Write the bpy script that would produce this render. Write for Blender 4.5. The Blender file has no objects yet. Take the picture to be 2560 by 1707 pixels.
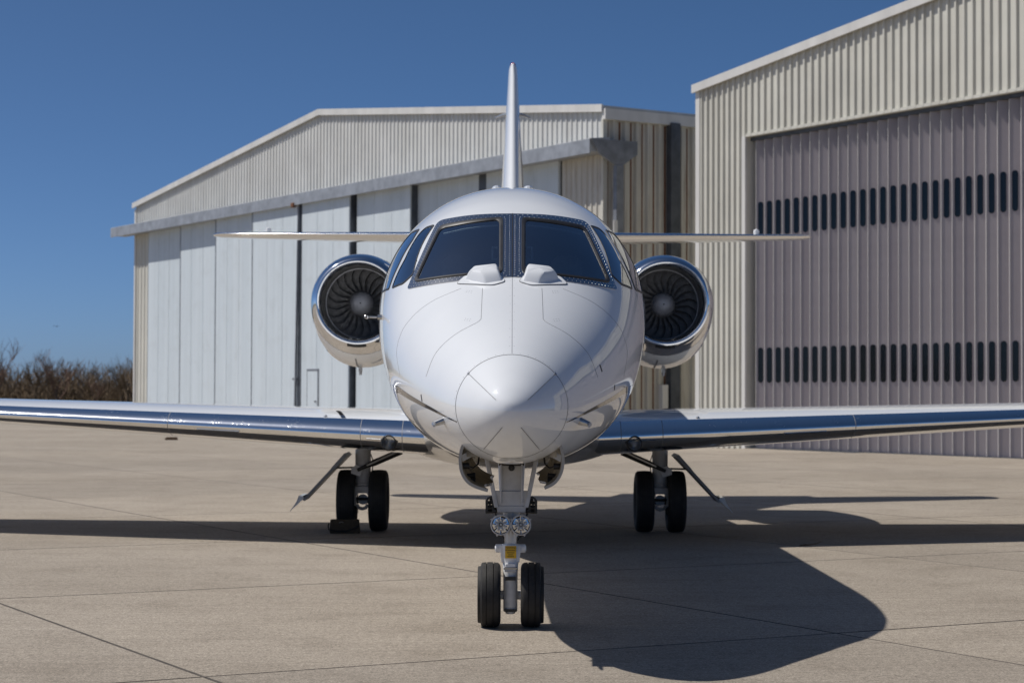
import bpy, math, random
import numpy as np
from mathutils import Vector, Matrix

S = bpy.context.scene
COL = S.collection
random.seed(7)
R = math.radians

# ------------------------------------------------------------------ camera
cam_d = bpy.data.cameras.new('camera')
cam = bpy.data.objects.new('camera', cam_d)
COL.objects.link(cam)
cam_d.lens = 70.0
cam_d.sensor_width = 36.0
cam_d.clip_start = 0.1
cam_d.clip_end = 6000
cam.matrix_world = (Matrix.Translation((0, 0, 1.425)) @ Matrix.Rotation(R(90 + 1.516), 4, 'X')
                    @ Matrix.Rotation(0.0038, 4, 'Z'))
cam_d.dof.use_dof = True
cam_d.dof.focus_distance = 11.6
cam_d.dof.aperture_fstop = 5.0
S.camera = cam

# ------------------------------------------------------------------ sky, sun, exposure
TO_SUN = Vector((-0.70, 0.10, 1.0)).normalized()
world = bpy.data.worlds.new('World')
S.world = world
world.use_nodes = True
wt = world.node_tree
wt.nodes.clear()
sky = wt.nodes.new('ShaderNodeTexSky')
sky.sky_type = 'NISHITA'
sky.sun_disc = False
sky.sun_elevation = math.asin(TO_SUN.z)
sky.sun_rotation = math.atan2(TO_SUN.x, TO_SUN.y)
sky.altitude = 300
sky.air_density = 0.35
sky.dust_density = 1.0
sky.ozone_density = 9.0
bg = wt.nodes.new('ShaderNodeBackground')
bg.inputs['Strength'].default_value = 0.09
wo = wt.nodes.new('ShaderNodeOutputWorld')
hsv = wt.nodes.new('ShaderNodeHueSaturation')
hsv.inputs['Hue'].default_value = 0.493
hsv.inputs['Saturation'].default_value = 1.04
wt.links.new(sky.outputs[0], hsv.inputs['Color'])
wt.links.new(hsv.outputs[0], bg.inputs[0])
wt.links.new(bg.outputs[0], wo.inputs[0])
sun_d = bpy.data.lights.new('sun', 'SUN')
sun_d.energy = 3.75
sun_d.angle = R(0.53)
sun_d.color = (1.0, 0.95, 0.88)
sun = bpy.data.objects.new('sun', sun_d)
COL.objects.link(sun)
sun.rotation_euler = TO_SUN.to_track_quat('Z', 'Y').to_euler()
sun.location = (-30, 10, 45)
S.view_settings.view_transform = 'Standard'
S.view_settings.look = 'None'
S.view_settings.exposure = 0.07
S.view_settings.gamma = 1.0
S.view_settings.use_curve_mapping = False


# ------------------------------------------------------------------ materials
def nodes(name):
    m = bpy.data.materials.new(name)
    m.use_nodes = True
    nt = m.node_tree
    b = nt.nodes['Principled BSDF']
    return m, nt, b


def N_(nt, t, **kw):
    n = nt.nodes.new(t)
    for k, v in kw.items():
        if k in n.inputs:
            n.inputs[k].default_value = v
        else:
            setattr(n, k, v)
    return n


def coords(nt, scale=(1, 1, 1)):
    tc = nt.nodes.new('ShaderNodeTexCoord')
    mp = nt.nodes.new('ShaderNodeMapping')
    mp.inputs['Scale'].default_value = scale
    nt.links.new(tc.outputs['Object'], mp.inputs[0])
    return mp.outputs[0]


def ramp(nt, fac, stops):
    r = nt.nodes.new('ShaderNodeValToRGB')
    el = r.color_ramp.elements
    while len(el) < len(stops):
        el.new(0.5)
    for e, (p, c) in zip(el, stops):
        e.position = p
        e.color = (*c, 1) if len(c) == 3 else c
    nt.links.new(fac, r.inputs[0])
    return r.outputs[0]


def mix(nt, fac, a, b, mode='MIX'):
    m = nt.nodes.new('ShaderNodeMix')
    m.data_type = 'RGBA'
    m.blend_type = mode
    for sock, v in ((m.inputs[0], fac), (m.inputs[6], a), (m.inputs[7], b)):
        if isinstance(v, bpy.types.NodeSocket):
            nt.links.new(v, sock)
        elif isinstance(v, (int, float)):
            sock.default_value = v
        else:
            sock.default_value = (*v, 1)
    return m.outputs[2]


def noise(nt, vec, scale, detail=4, rough=0.55):
    n = nt.nodes.new('ShaderNodeTexNoise')
    n.inputs['Scale'].default_value = scale
    n.inputs['Detail'].default_value = detail
    n.inputs['Roughness'].default_value = rough
    if vec is not None:
        nt.links.new(vec, n.inputs['Vector'])
    return n.outputs['Fac']


def bump(nt, b, h, strength=0.2, dist=0.01):
    bp = nt.nodes.new('ShaderNodeBump')
    bp.inputs['Strength'].default_value = strength
    bp.inputs['Distance'].default_value = dist
    nt.links.new(h, bp.inputs['Height'])
    nt.links.new(bp.outputs[0], b.inputs['Normal'])


def simple(name, col, rough=0.5, metal=0.0, var=0.12, scale=6.0, stretch=(1, 1, 1), coat=0.0, bmp=0.0, bscale=40):
    m, nt, b = nodes(name)
    v = coords(nt, stretch)
    n = noise(nt, v, scale, 5)
    lo = [max(0, c * (1 - var)) for c in col]
    hi = [min(1, c * (1 + var)) for c in col]
    c = ramp(nt, n, [(0.3, lo), (0.7, hi)])
    nt.links.new(c, b.inputs['Base Color'])
    b.inputs['Roughness'].default_value = rough
    b.inputs['Metallic'].default_value = metal
    b.inputs['Coat Weight'].default_value = coat
    b.inputs['Coat Roughness'].default_value = 0.03
    if bmp:
        bump(nt, b, noise(nt, v, bscale, 4), bmp, 0.005)
    return m


M = {}


def make_paint():
    m, nt, b = nodes('white_paint')
    v = coords(nt)
    n = noise(nt, v, 1.7, 4)
    c = ramp(nt, n, [(0.3, (0.76, 0.785, 0.81)), (0.7, (0.80, 0.82, 0.84))])
    geo = nt.nodes.new('ShaderNodeNewGeometry')
    c2 = mix(nt, geo.outputs['Backfacing'], c, (0.26, 0.27, 0.28))
    nt.links.new(c2, b.inputs['Base Color'])
    b.inputs['Roughness'].default_value = 0.6
    b.inputs['Specular IOR Level'].default_value = 0.1
    b.inputs['Coat Weight'].default_value = 1.0
    b.inputs['Coat Roughness'].default_value = 0.012
    b.inputs['Coat IOR'].default_value = 1.75
    nb = noise(nt, v, 5.0, 2)
    bump(nt, b, nb, 0.035, 0.02)
    return m


def make_chrome(name, col, rough, scr=1.0):
    m, nt, b = nodes(name)
    v = coords(nt)
    v2 = coords(nt, (55, 8, 8))
    n1 = noise(nt, v, 9, 6, 0.7)
    sc = noise(nt, v2, 3.0, 3, 0.6)
    spots = ramp(nt, noise(nt, v, 70, 3, 0.6), [(0.64, (0, 0, 0)), (0.72, (1, 1, 1))])
    patch = ramp(nt, noise(nt, v, 5.0, 2), [(0.5, (0, 0, 0)), (0.62, (1, 1, 1))])
    scr_ = ramp(nt, sc, [(0.62, (0, 0, 0)), (0.68, (1, 1, 1))])
    k = mix(nt, 1.0, mix(nt, 0.5, spots, scr_, 'ADD'), patch, 'MULTIPLY')
    base = ramp(nt, n1, [(0.3, [c * 0.93 for c in col]), (0.7, col)])
    nt.links.new(base, b.inputs['Base Color'])
    b.inputs['Metallic'].default_value = 1.0
    mr = nt.nodes.new('ShaderNodeMapRange')
    nt.links.new(k, mr.inputs['Value'])
    mr.inputs['To Min'].default_value = rough
    mr.inputs['To Max'].default_value = rough + 0.38 * scr
    nt.links.new(mr.outputs[0], b.inputs['Roughness'])
    bump(nt, b, n1, 0.05, 0.006)
    return m


def make_glass(name, tint, ior=1.6, film=0.0):
    m = bpy.data.materials.new(name)
    m.use_nodes = True
    nt = m.node_tree
    nt.nodes.clear()
    out = nt.nodes.new('ShaderNodeOutputMaterial')
    fr = nt.nodes.new('ShaderNodeFresnel')
    fr.inputs['IOR'].default_value = ior
    gl = nt.nodes.new('ShaderNodeBsdfGlossy')
    gl.inputs['Roughness'].default_value = 0.015
    gl.inputs['Color'].default_value = (0.95, 0.97, 1, 1)
    tr = nt.nodes.new('ShaderNodeBsdfTransparent')
    v = coords(nt)
    c = ramp(nt, noise(nt, v, 3.0, 3), [(0.3, [t * 0.9 for t in tint]), (0.7, tint)])
    nt.links.new(c, tr.inputs['Color'])
    ms = nt.nodes.new('ShaderNodeMixShader')
    ad = nt.nodes.new('ShaderNodeMath')      # metallic heating film adds an even reflectance
    ad.operation = 'ADD'
    ad.use_clamp = True
    ad.inputs[1].default_value = film
    nt.links.new(fr.outputs[0], ad.inputs[0])
    nt.links.new(ad.outputs[0], ms.inputs[0])
    nt.links.new(tr.outputs[0], ms.inputs[1])
    nt.links.new(gl.outputs[0], ms.inputs[2])
    nt.links.new(ms.outputs[0], out.inputs[0])
    return m


def make_concrete(name, with_joints=False):
    m, nt, b = nodes(name)
    tc = nt.nodes.new('ShaderNodeTexCoord')
    geo = nt.nodes.new('ShaderNodeNewGeometry')
    v = geo.outputs['Position']
    big = noise(nt, v, 0.22, 5, 0.6)
    mid = noise(nt, v, 1.6, 6, 0.65)
    fine = noise(nt, v, 22, 6, 0.75)
    grain = noise(nt, v, 75, 4, 0.8)
    mp = nt.nodes.new('ShaderNodeMapping')
    mp.inputs['Rotation'].default_value = (0, 0, R(-29))
    mp.inputs['Scale'].default_value = (0.35, 6.0, 1)
    nt.links.new(v, mp.inputs[0])
    brush = noise(nt, mp.outputs[0], 2.2, 5, 0.65)
    c = ramp(nt, big, [(0.3, (0.302, 0.263, 0.216)), (0.7, (0.390, 0.344, 0.289))])
    c = mix(nt, 0.55, c, ramp(nt, mid, [(0.25, (0.62, 0.60, 0.57)), (0.5, (1, 1, 1)), (0.8, (1.12, 1.12, 1.11))]), 'MULTIPLY')
    c = mix(nt, 0.5, c, ramp(nt, brush, [(0.3, (0.78, 0.77, 0.76)), (0.65, (1.08, 1.08, 1.08))]), 'MULTIPLY')
    c = mix(nt, 0.7, c, ramp(nt, fine, [(0.30, (0.45, 0.44, 0.42)), (0.5, (1, 1, 1)), (0.72, (1.35, 1.35, 1.34))]), 'MULTIPLY')
    c = mix(nt, 0.75, c, ramp(nt, grain, [(0.33, (0.25, 0.24, 0.23)), (0.5, (1, 1, 1)), (0.67, (1.8, 1.79, 1.76))]), 'MULTIPLY')
    # old oil drips and dark stains
    st = ramp(nt, noise(nt, v, 0.9, 7, 0.72), [(0.66, (0, 0, 0)), (0.78, (1, 1, 1))])
    c = mix(nt, mix(nt, 0.45, (0, 0, 0), st), c, (0.15, 0.13, 0.11))
    sp = ramp(nt, noise(nt, v, 7.5, 2, 0.5), [(0.76, (0, 0, 0)), (0.80, (1, 1, 1))])
    c = mix(nt, mix(nt, 0.5, (0, 0, 0), sp), c, (0.10, 0.085, 0.07))
    oi = nt.nodes.new('ShaderNodeObjectInfo')
    c = mix(nt, 0.5, c, ramp(nt, oi.outputs['Random'], [(0.0, (0.82, 0.82, 0.82)), (1.0, (1.1, 1.09, 1.07))]), 'MULTIPLY')
    nt.links.new(c, b.inputs['Base Color'])
    b.inputs['Roughness'].default_value = 0.85
    b.inputs['Specular IOR Level'].default_value = 0.25
    hgt = nt.nodes.new('ShaderNodeMath')
    hgt.operation = 'ADD'
    nt.links.new(fine, hgt.inputs[0])
    nt.links.new(grain, hgt.inputs[1])
    bump(nt, b, hgt.outputs[0], 0.35, 0.006)
    return m


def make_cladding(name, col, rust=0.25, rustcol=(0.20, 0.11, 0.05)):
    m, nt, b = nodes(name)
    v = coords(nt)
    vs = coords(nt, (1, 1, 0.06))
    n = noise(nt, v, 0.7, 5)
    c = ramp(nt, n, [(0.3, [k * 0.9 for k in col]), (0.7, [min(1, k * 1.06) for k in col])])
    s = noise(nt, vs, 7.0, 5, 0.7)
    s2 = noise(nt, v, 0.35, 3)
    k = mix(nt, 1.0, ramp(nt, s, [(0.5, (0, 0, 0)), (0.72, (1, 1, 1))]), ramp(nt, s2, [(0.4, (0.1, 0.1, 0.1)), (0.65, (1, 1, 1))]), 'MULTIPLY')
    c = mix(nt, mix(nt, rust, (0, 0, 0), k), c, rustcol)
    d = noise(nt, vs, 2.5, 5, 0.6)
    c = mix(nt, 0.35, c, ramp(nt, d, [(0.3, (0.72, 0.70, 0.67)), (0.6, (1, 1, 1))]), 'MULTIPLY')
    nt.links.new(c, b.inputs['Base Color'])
    b.inputs['Roughness'].default_value = 0.55
    b.inputs['Specular IOR Level'].default_value = 0.35
    return m


def make_rubber():
    m, nt, b = nodes('tyre_rubber')
    v = coords(nt)
    n = noise(nt, v, 14, 6, 0.7)
    c = ramp(nt, n, [(0.3, (0.012, 0.012, 0.013)), (0.75, (0.036, 0.034, 0.032))])
    nt.links.new(c, b.inputs['Base Color'])
    b.inputs['Roughness'].default_value = 0.7
    bump(nt, b, noise(nt, v, 120, 3), 0.25, 0.002)
    return m


def make_door_panel():
    m, nt, b = nodes('hangar_door_paint')
    v = coords(nt)
    vs = coords(nt, (1, 1, 0.03))
    c = ramp(nt, noise(nt, vs, 1.5, 5), [(0.3, (0.585, 0.655, 0.70)), (0.7, (0.665, 0.73, 0.775))])
    c = mix(nt, 0.4, c, ramp(nt, noise(nt, vs, 6, 5, 0.7), [(0.3, (0.85, 0.84, 0.82)), (0.6, (1, 1, 1))]), 'MULTIPLY')
    c = mix(nt, 0.3, c, ramp(nt, noise(nt, v, 1.3, 6, 0.7), [(0.28, (0.75, 0.73, 0.7)), (0.5, (1, 1, 1))]), 'MULTIPLY')
    nt.links.new(c, b.inputs['Base Color'])
    b.inputs['Roughness'].default_value = 0.5
    w = nt.nodes.new('ShaderNodeTexWave')
    w.inputs['Scale'].default_value = 1.0
    w.inputs['Distortion'].default_value = 0
    w.bands_direction = 'X'
    nt.links.new(coords(nt), w.inputs['Vector'])
    bump(nt, b, w.outputs['Fac'], 0.12, 0.02)
    return m


def make_leaf_door():
    m, nt, b = nodes('folding_door_metal')
    v = coords(nt)
    vs = coords(nt, (1, 1, 0.05))
    oi = nt.nodes.new('ShaderNodeObjectInfo')
    c = ramp(nt, oi.outputs['Random'], [(0, (0.36, 0.33, 0.35)), (1, (0.425, 0.395, 0.41))])
    c = mix(nt, 0.4, c, ramp(nt, noise(nt, vs, 5, 5, 0.65), [(0.3, (0.78, 0.77, 0.76)), (0.65, (1.05, 1.05, 1.05))]), 'MULTIPLY')
    c = mix(nt, 0.4, c, ramp(nt, noise(nt, v, 2.0, 6, 0.7), [(0.3, (0.8, 0.79, 0.78)), (0.6, (1, 1, 1))]), 'MULTIPLY')
    nt.links.new(c, b.inputs['Base Color'])
    b.inputs['Roughness'].default_value = 0.45
    return m


M['paint'] = make_paint()
M['chrome'] = make_chrome('polished_leading_edge', (0.95, 0.95, 0.94), 0.085, 0.9)
M['lip'] = make_chrome('polished_inlet_lip', (0.80, 0.81, 0.83), 0.07, 0.4)
M['frame_metal'] = make_chrome('polished_window_frame', (0.58, 0.58, 0.58), 0.22, 0.3)
M['glass'] = make_glass('cockpit_glass', (0.66, 0.77, 0.82), 1.6, 0.27)
M['lens'] = make_glass('lamp_lens', (0.9, 0.91, 0.92), 1.25)
M['mirror'] = simple('lamp_mirror', (0.9, 0.9, 0.9), 0.05, 1.0, 0.03)
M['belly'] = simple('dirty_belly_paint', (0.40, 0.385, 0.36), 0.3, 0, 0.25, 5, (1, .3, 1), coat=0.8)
M['cabin_glass'] = simple('cabin_window_glass', (0.012, 0.015, 0.02), 0.05, 0, 0.2)
M['seal'] = simple('black_seal', (0.022, 0.022, 0.024), 0.45, 0, 0.25, 20)
M['seam'] = simple('panel_seam_dark', (0.20, 0.205, 0.215), 0.6, 0, 0.2, 30)
M['stripe'] = simple('black_stripe_paint', (0.012, 0.012, 0.014), 0.15, 0, 0.2, 5, coat=1.0)
M['rivet'] = simple('rivet_metal', (0.62, 0.63, 0.66), 0.42, 1.0, 0.15, 60)
M['steel'] = simple('steel_bright', (0.5, 0.5, 0.5), 0.32, 1.0, 0.15, 20)
M['gear_paint'] = simple('gear_grey_white_paint', (0.56, 0.56, 0.56), 0.4, 0, 0.14, 9, bmp=0.1, coat=0.2)
M['gear_white'] = simple('gear_white_paint', (0.78, 0.79, 0.80), 0.38, 0, 0.15, 14, bmp=0.12, coat=0.2)
M['gear_dark'] = simple('gear_dark_metal', (0.035, 0.034, 0.033), 0.42, 0.3, 0.4, 30, bmp=0.3)
M['primer'] = simple('zinc_primer_inside', (0.34, 0.30, 0.23), 0.6, 0, 0.45, 18, bmp=0.3)
M['yellow'] = simple('yellow_placard', (0.78, 0.46, 0.02), 0.5, 0, 0.1, 30)
M['ink'] = simple('placard_black_ink', (0.03, 0.025, 0.02), 0.6, 0, 0.1)
M['red'] = simple('red_beacon_lens', (0.42, 0.015, 0.012), 0.15, 0, 0.1, coat=0.6)
M['fan'] = simple('fan_blade_titanium', (0.23, 0.225, 0.22), 0.45, 0.15, 0.25, 15)
M['duct'] = simple('inlet_duct_dark', (0.10, 0.097, 0.092), 0.5, 0.2, 0.25, 12)
M['spinner'] = simple('spinner_grey', (0.38, 0.375, 0.38), 0.5, 0.1, 0.15, 12)
M['black'] = simple('matt_black', (0.008, 0.008, 0.009), 0.8, 0, 0.2)
M['seatmat'] = simple('grey_leather', (0.20, 0.19, 0.185), 0.5, 0, 0.3, 12)
M['glare'] = simple('glareshield_vinyl', (0.17, 0.18, 0.19), 0.7, 0, 0.25, 18)
M['rubber'] = make_rubber()
M['rim'] = simple('wheel_alloy', (0.42, 0.42, 0.42), 0.35, 0.8, 0.2, 22)
M['concrete'] = make_concrete('concrete')
M['joint'] = simple('joint_dirt', (0.075, 0.065, 0.055), 0.9, 0, 0.4, 3)
M['clad_far'] = make_cladding('pale_grey_cladding', (0.66, 0.665, 0.64), 0.10, (0.34, 0.27, 0.2))
M['clad'] = make_cladding('cream_cladding', (0.63, 0.62, 0.555), 0.16, (0.30, 0.20, 0.12))
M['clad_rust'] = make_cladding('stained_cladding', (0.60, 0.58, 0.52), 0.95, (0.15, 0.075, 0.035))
M['trim'] = simple('cream_trim', (0.66, 0.65, 0.62), 0.5, 0, 0.1, 2, (1, 1, 0.2))
M['roofing'] = simple('roof_sheet', (0.40, 0.40, 0.39), 0.5, 0.3, 0.12, 2)
M['canopy'] = simple('galvanised_steel', (0.36, 0.375, 0.395), 0.45, 0.35, 0.2, 3)
M['post'] = simple('dark_steel_gap_shade', (0.075, 0.085, 0.10), 0.5, 0.2, 0.3, 3)  # steel of column and tracks; also paints the shaded gaps between door leaves
M['grey_post'] = simple('grey_steel_post', (0.20, 0.215, 0.24), 0.5, 0.2, 0.25, 3)
M['door'] = make_door_panel()
M['leaf'] = make_leaf_door()
M['slot_glass'] = simple('slot_window_glass', (0.008, 0.012, 0.014), 0.12, 0, 0.3, 2)
M['slot_rim'] = simple('slot_rubber_rim', (0.02, 0.02, 0.022), 0.6, 0, 0.2)
M['chock'] = simple('dark_brown_canvas', (0.06, 0.042, 0.022), 0.8, 0, 0.35, 20, bmp=0.5)
M['plank'] = simple('weathered_brown_wood', (0.13, 0.075, 0.04), 0.8, 0, 0.3, 8, (1, 6, 6))
M['bark'] = simple('grey_brown_bark', (0.10, 0.072, 0.052), 0.9, 0, 0.3, 5)
M['twig'] = simple('brown_twigs', (0.21, 0.135, 0.10), 0.9, 0, 0.35, 1.2)
M['twig2'] = simple('olive_brown_twigs', (0.20, 0.145, 0.092), 0.9, 0, 0.35, 1.2)
M['grass'] = simple('dry_grass', (0.13, 0.115, 0.06), 0.95, 0, 0.4, 0.5)
M['bird'] = simple('dark_feathers', (0.03, 0.03, 0.03), 0.8)
M['orange'] = simple('orange_plastic', (0.5, 0.09, 0.02), 0.6)
M['rust'] = simple('rusty_iron', (0.16, 0.07, 0.035), 0.85, 0, 0.4, 10)


# ------------------------------------------------------------------ mesh helpers
class MB:
    def __init__(s):
        s.v, s.f, s.m = [], [], []

    def add(s, vs, fs, mi=0):
        o = len(s.v)
        s.v += [tuple(map(float, p)) for p in vs]
        s.f += [tuple(o + i for i in f) for f in fs]
        s.m += [mi] * len(fs)
        return s

    def grid(s, P, cu=False, cv=False, mi=0, flip=False):
        nu, nv = len(P), len(P[0])
        fs = []
        for i in range(nu if cu else nu - 1):
            for j in range(nv if cv else nv - 1):
                a, b = i * nv + j, i * nv + (j + 1) % nv
                c, d = ((i + 1) % nu) * nv + (j + 1) % nv, ((i + 1) % nu) * nv + j
                fs.append((a, d, c, b) if flip else (a, b, c, d))
        return s.add([p for r in P for p in r], fs, mi)

    def box(s, lo, hi, mi=0):
        (a, b, c), (d, e, f) = lo, hi
        vs = [(a, b, c), (d, b, c), (d, e, c), (a, e, c), (a, b, f), (d, b, f), (d, e, f), (a, e, f)]
        return s.add(vs, [(0, 3, 2, 1), (4, 5, 6, 7), (0, 1, 5, 4), (1, 2, 6, 5), (2, 3, 7, 6), (3, 0, 4, 7)], mi)

    def cyl(s, p0, p1, r0, r1=None, n=20, caps=True, mi=0):
        r1 = r0 if r1 is None else r1
        p0, p1 = Vector(p0), Vector(p1)
        q = (p1 - p0).to_track_quat('Z', 'Y')
        A, B = [], []
        for i in range(n):
            a = 2 * math.pi * i / n
            d = q @ Vector((math.cos(a), math.sin(a), 0))
            A.append(p0 + d * r0)
            B.append(p1 + d * r1)
        fs = [(i, (i + 1) % n, n + (i + 1) % n, n + i) for i in range(n)]
        if caps:
            fs += [tuple(range(n - 1, -1, -1)), tuple(range(n, 2 * n))]
        return s.add(A + B, fs, mi)

    def tube(s, pts, r, n=8, mi=0):
        pts = [Vector(p) for p in pts]
        rs = r if isinstance(r, (list, tuple)) else [r] * len(pts)
        P = []
        up = Vector((0.13, 0.31, 0.94)).normalized()
        for i, p in enumerate(pts):
            t = (pts[min(i + 1, len(pts) - 1)] - pts[max(i - 1, 0)]).normalized()
            a = t.cross(up)
            if a.length < 1e-3:
                a = t.cross(Vector((1, 0, 0)))
            a.normalize()
            b = t.cross(a)
            P.append([p + a * rs[i] * math.cos(2 * math.pi * k / n) + b * rs[i] * math.sin(2 * math.pi * k / n) for k in range(n)])
        o = len(s.v)
        s.grid(P, False, True, mi, flip=True)
        e = len(P) - 1
        s.f.append(tuple(o + k for k in range(n)))
        s.f.append(tuple(o + e * n + k for k in reversed(range(n))))
        s.m += [mi, mi]
        return s

    def lathe(s, c, axis, prof, n=32, mi=0, a0=0.0, a1=2 * math.pi, rfun=None, flip=False):
        c = Vector(c)
        q = Vector(axis).normalized().to_track_quat('Z', 'Y')
        full = abs(a1 - a0 - 2 * math.pi) < 1e-6
        cnt = n if full else n + 1
        P = []
        for (a, r) in prof:
            row = []
            for i in range(cnt):
                t = a0 + (a1 - a0) * i / n
                rr = r if rfun is None else rfun(a, r, t)
                row.append(c + q @ Vector((rr * math.cos(t), rr * math.sin(t), a)))
            P.append(row)
        return s.grid(P, False, full, mi, flip)

    def prism(s, poly, ext, mi=0):
        ext = Vector(ext)
        n = len(poly)
        A = [Vector(p) for p in poly]
        B = [p + ext for p in A]
        fs = [tuple(range(n - 1, -1, -1)), tuple(range(n, 2 * n))]
        fs += [(i, (i + 1) % n, n + (i + 1) % n, n + i) for i in range(n)]
        return s.add(A + B, fs, mi)

    def mesh(s, name, mats, smooth=35):
        me = bpy.data.meshes.new(name)
        me.from_pydata(s.v, [], s.f)
        for m in (mats if isinstance(mats, (list, tuple)) else [mats]):
            me.materials.append(M[m])
        if any(s.m):
            me.polygons.foreach_set('material_index', s.m)
        if smooth:
            me.shade_smooth()
            me.set_sharp_from_angle(angle=R(smooth))
        me.update()
        return me

    def build(s, name, mats, parent=None, smooth=35, bevel=0, recalc=False):
        me = s.mesh(name, mats, smooth)
        if recalc:
            import bmesh
            bm = bmesh.new()
            bm.from_mesh(me)
            bmesh.ops.recalc_face_normals(bm, faces=bm.faces)
            bm.to_mesh(me)
            bm.free()
        o = link(name, me, parent)
        if bevel:
            b = o.modifiers.new('bevel', 'BEVEL')
            b.width = bevel
            b.segments = 2
            b.limit_method = 'ANGLE'
            b.angle_limit = R(40)
        return o


def link(name, me, parent=None):
    o = bpy.data.objects.new(name, me)
    COL.objects.link(o)
    if parent is not None:
        o.parent = parent
        if 'world_loc' in parent:      # root empties hold parts modelled in world space
            o.matrix_parent_inverse = Matrix.Translation(Vector(parent['world_loc'])).inverted()
    return o


def thing(name, loc, label, cat, rz=0.0, group=None, world_parts=False):
    o = bpy.data.objects.new(name, None)
    COL.objects.link(o)
    o.location = loc
    o.rotation_euler = (0, 0, rz)
    o['label'] = label
    o['category'] = cat
    if group:
        o['group'] = group
    if world_parts:
        o['world_loc'] = list(loc)
    o.empty_display_size = 0.3
    return o


def tag(o, label, cat, group=None):
    o['label'] = label
    o['category'] = cat
    if group:
        o['group'] = group
    return o


def pchip(xs, ys):
    xs = np.array(xs, float)
    ys = np.array(ys, float)
    hh = np.diff(xs)
    d = np.diff(ys) / hh
    m = np.zeros(len(xs))
    m[0], m[-1] = d[0], d[-1]
    for i in range(1, len(xs) - 1):
        if d[i - 1] * d[i] > 0:
            w1, w2 = 2 * hh[i] + hh[i - 1], hh[i] + 2 * hh[i - 1]
            m[i] = (w1 + w2) / (w1 / d[i - 1] + w2 / d[i])

    def F(x):
        x = min(max(x, xs[0]), xs[-1])
        i = min(max(int(np.searchsorted(xs, x)) - 1, 0), len(xs) - 2)
        t = (x - xs[i]) / hh[i]
        return float((1 + 2 * t) * (1 - t) ** 2 * ys[i] + t * (1 - t) ** 2 * hh[i] * m[i]
                     + t * t * (3 - 2 * t) * ys[i + 1] + t * t * (t - 1) * hh[i] * m[i + 1])
    return F


# ================================================================== THE SETTING
# ground: dry field to the horizon, concrete apron sheet, and the apron's slabs
g = MB().add([(-2500, -2500, -0.06), (2500, -2500, -0.06), (2500, 3500, -0.06), (-2500, 3500, -0.06)], [(0, 1, 2, 3)])
ground = g.build('ground', 'grass', smooth=0)
ground['kind'] = 'structure'
g = MB().add([(-70, -60, -0.022), (80, -60, -0.022), (80, 118, -0.022), (-70, 118, -0.022)], [(0, 1, 2, 3)])
apron = g.build('apron', 'concrete', smooth=0)
apron['kind'] = 'structure'
SE = Vector((0.485, -0.8745, 0)).normalized()
SN = Vector((0.8745, 0.485, 0)).normalized()
LA, LB = 4.25, 4.0
jg = 0.006
# joint dirt sheet just under the slabs, so the joints read dark
slab_me = MB()
ha, hb, c = LA / 2 - jg, LB / 2 - jg, 0.006
top = [(-ha + c, -hb + c, 0), (ha - c, -hb + c, 0), (ha - c, hb - c, 0), (-ha + c, hb - c, 0)]
sh = [(-ha, -hb, -c), (ha, -hb, -c), (ha, hb, -c), (-ha, hb, -c)]
bt = [(-ha, -hb, -0.05), (ha, -hb, -0.05), (ha, hb, -0.05), (-ha, hb, -0.05)]
slab_me.add(top + sh + bt, [(0, 1, 2, 3)] + [(4 + i, 4 + (i + 1) % 4, (i + 1) % 4, i) for i in range(4)]
            + [(8 + i, 8 + (i + 1) % 4, 4 + (i + 1) % 4, 4 + i) for i in range(4)])
slab_me.m = [0] + [1] * 8
slab = slab_me.mesh('concrete_slab', ['concrete', 'joint'], 0)
cells = []
for i in range(-20, 12):
    for j in range(-14, 24):
        ctr = SE * (-13.8 + LA * (i + 0.5)) + SN * (3.53 + LB * (j + 0.5))
        if 2 < ctr.y < 52 and abs(ctr.x) < 7.5 + ctr.y * 0.30:
            cells.append((i, j, ctr))
jm = MB()
for i, j, ctr in cells:
    q = [ctr + SE * a + SN * b for a, b in ((-LA / 2, -LB / 2), (LA / 2, -LB / 2), (LA / 2, LB / 2), (-LA / 2, LB / 2))]
    jm.add([(p.x, p.y, -0.018) for p in q], [(0, 1, 2, 3)])
jo = jm.build('joint_filler', 'joint', apron, smooth=0)
ang = math.atan2(SE.y, SE.x)
for i, j, ctr in cells:
    o = link('concrete_slab', slab, apron)
    o.location = (ctr.x, ctr.y, random.uniform(-0.0012, 0.0))
    o.rotation_euler = (0, 0, ang)

# ================================================================== HANGARS
EV = Vector((1, -1.58, 0)).normalized()
HANG = math.atan2(EV.y, EV.x)


def clad(parent, u0, u1, zb, zt, place, mat, pitch=0.27, depth=0.035, name='cladding_panel', per=4):
    """ribbed metal sheets, each about a metre wide, standing side by side"""
    w = pitch * per
    n = max(1, round((u1 - u0) / w))
    w = (u1 - u0) / n
    p = w / per
    for k in range(n):
        a = u0 + k * w
        us = []
        for r in range(per):
            b = a + r * p
            us += [(b, 0), (b + p * .60, 0), (b + p * .70, depth), (b + p * .90, depth)]
        us.append((a + w, 0))
        kinks = []
        mb = MB()
        P = [[place(x, d, zb(x) if callable(zb) else zb), place(x, d, zt(x) if callable(zt) else zt)] for x, d in us]
        mb.grid(P)
        mb.build(name, mat, parent, smooth=0)


EAVE, RIDGE = 9.9, 11.97


def roofline(L):
    return lambda u: EAVE + (RIDGE - EAVE) * (1 - abs(u - L / 2) / (L / 2))


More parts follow.
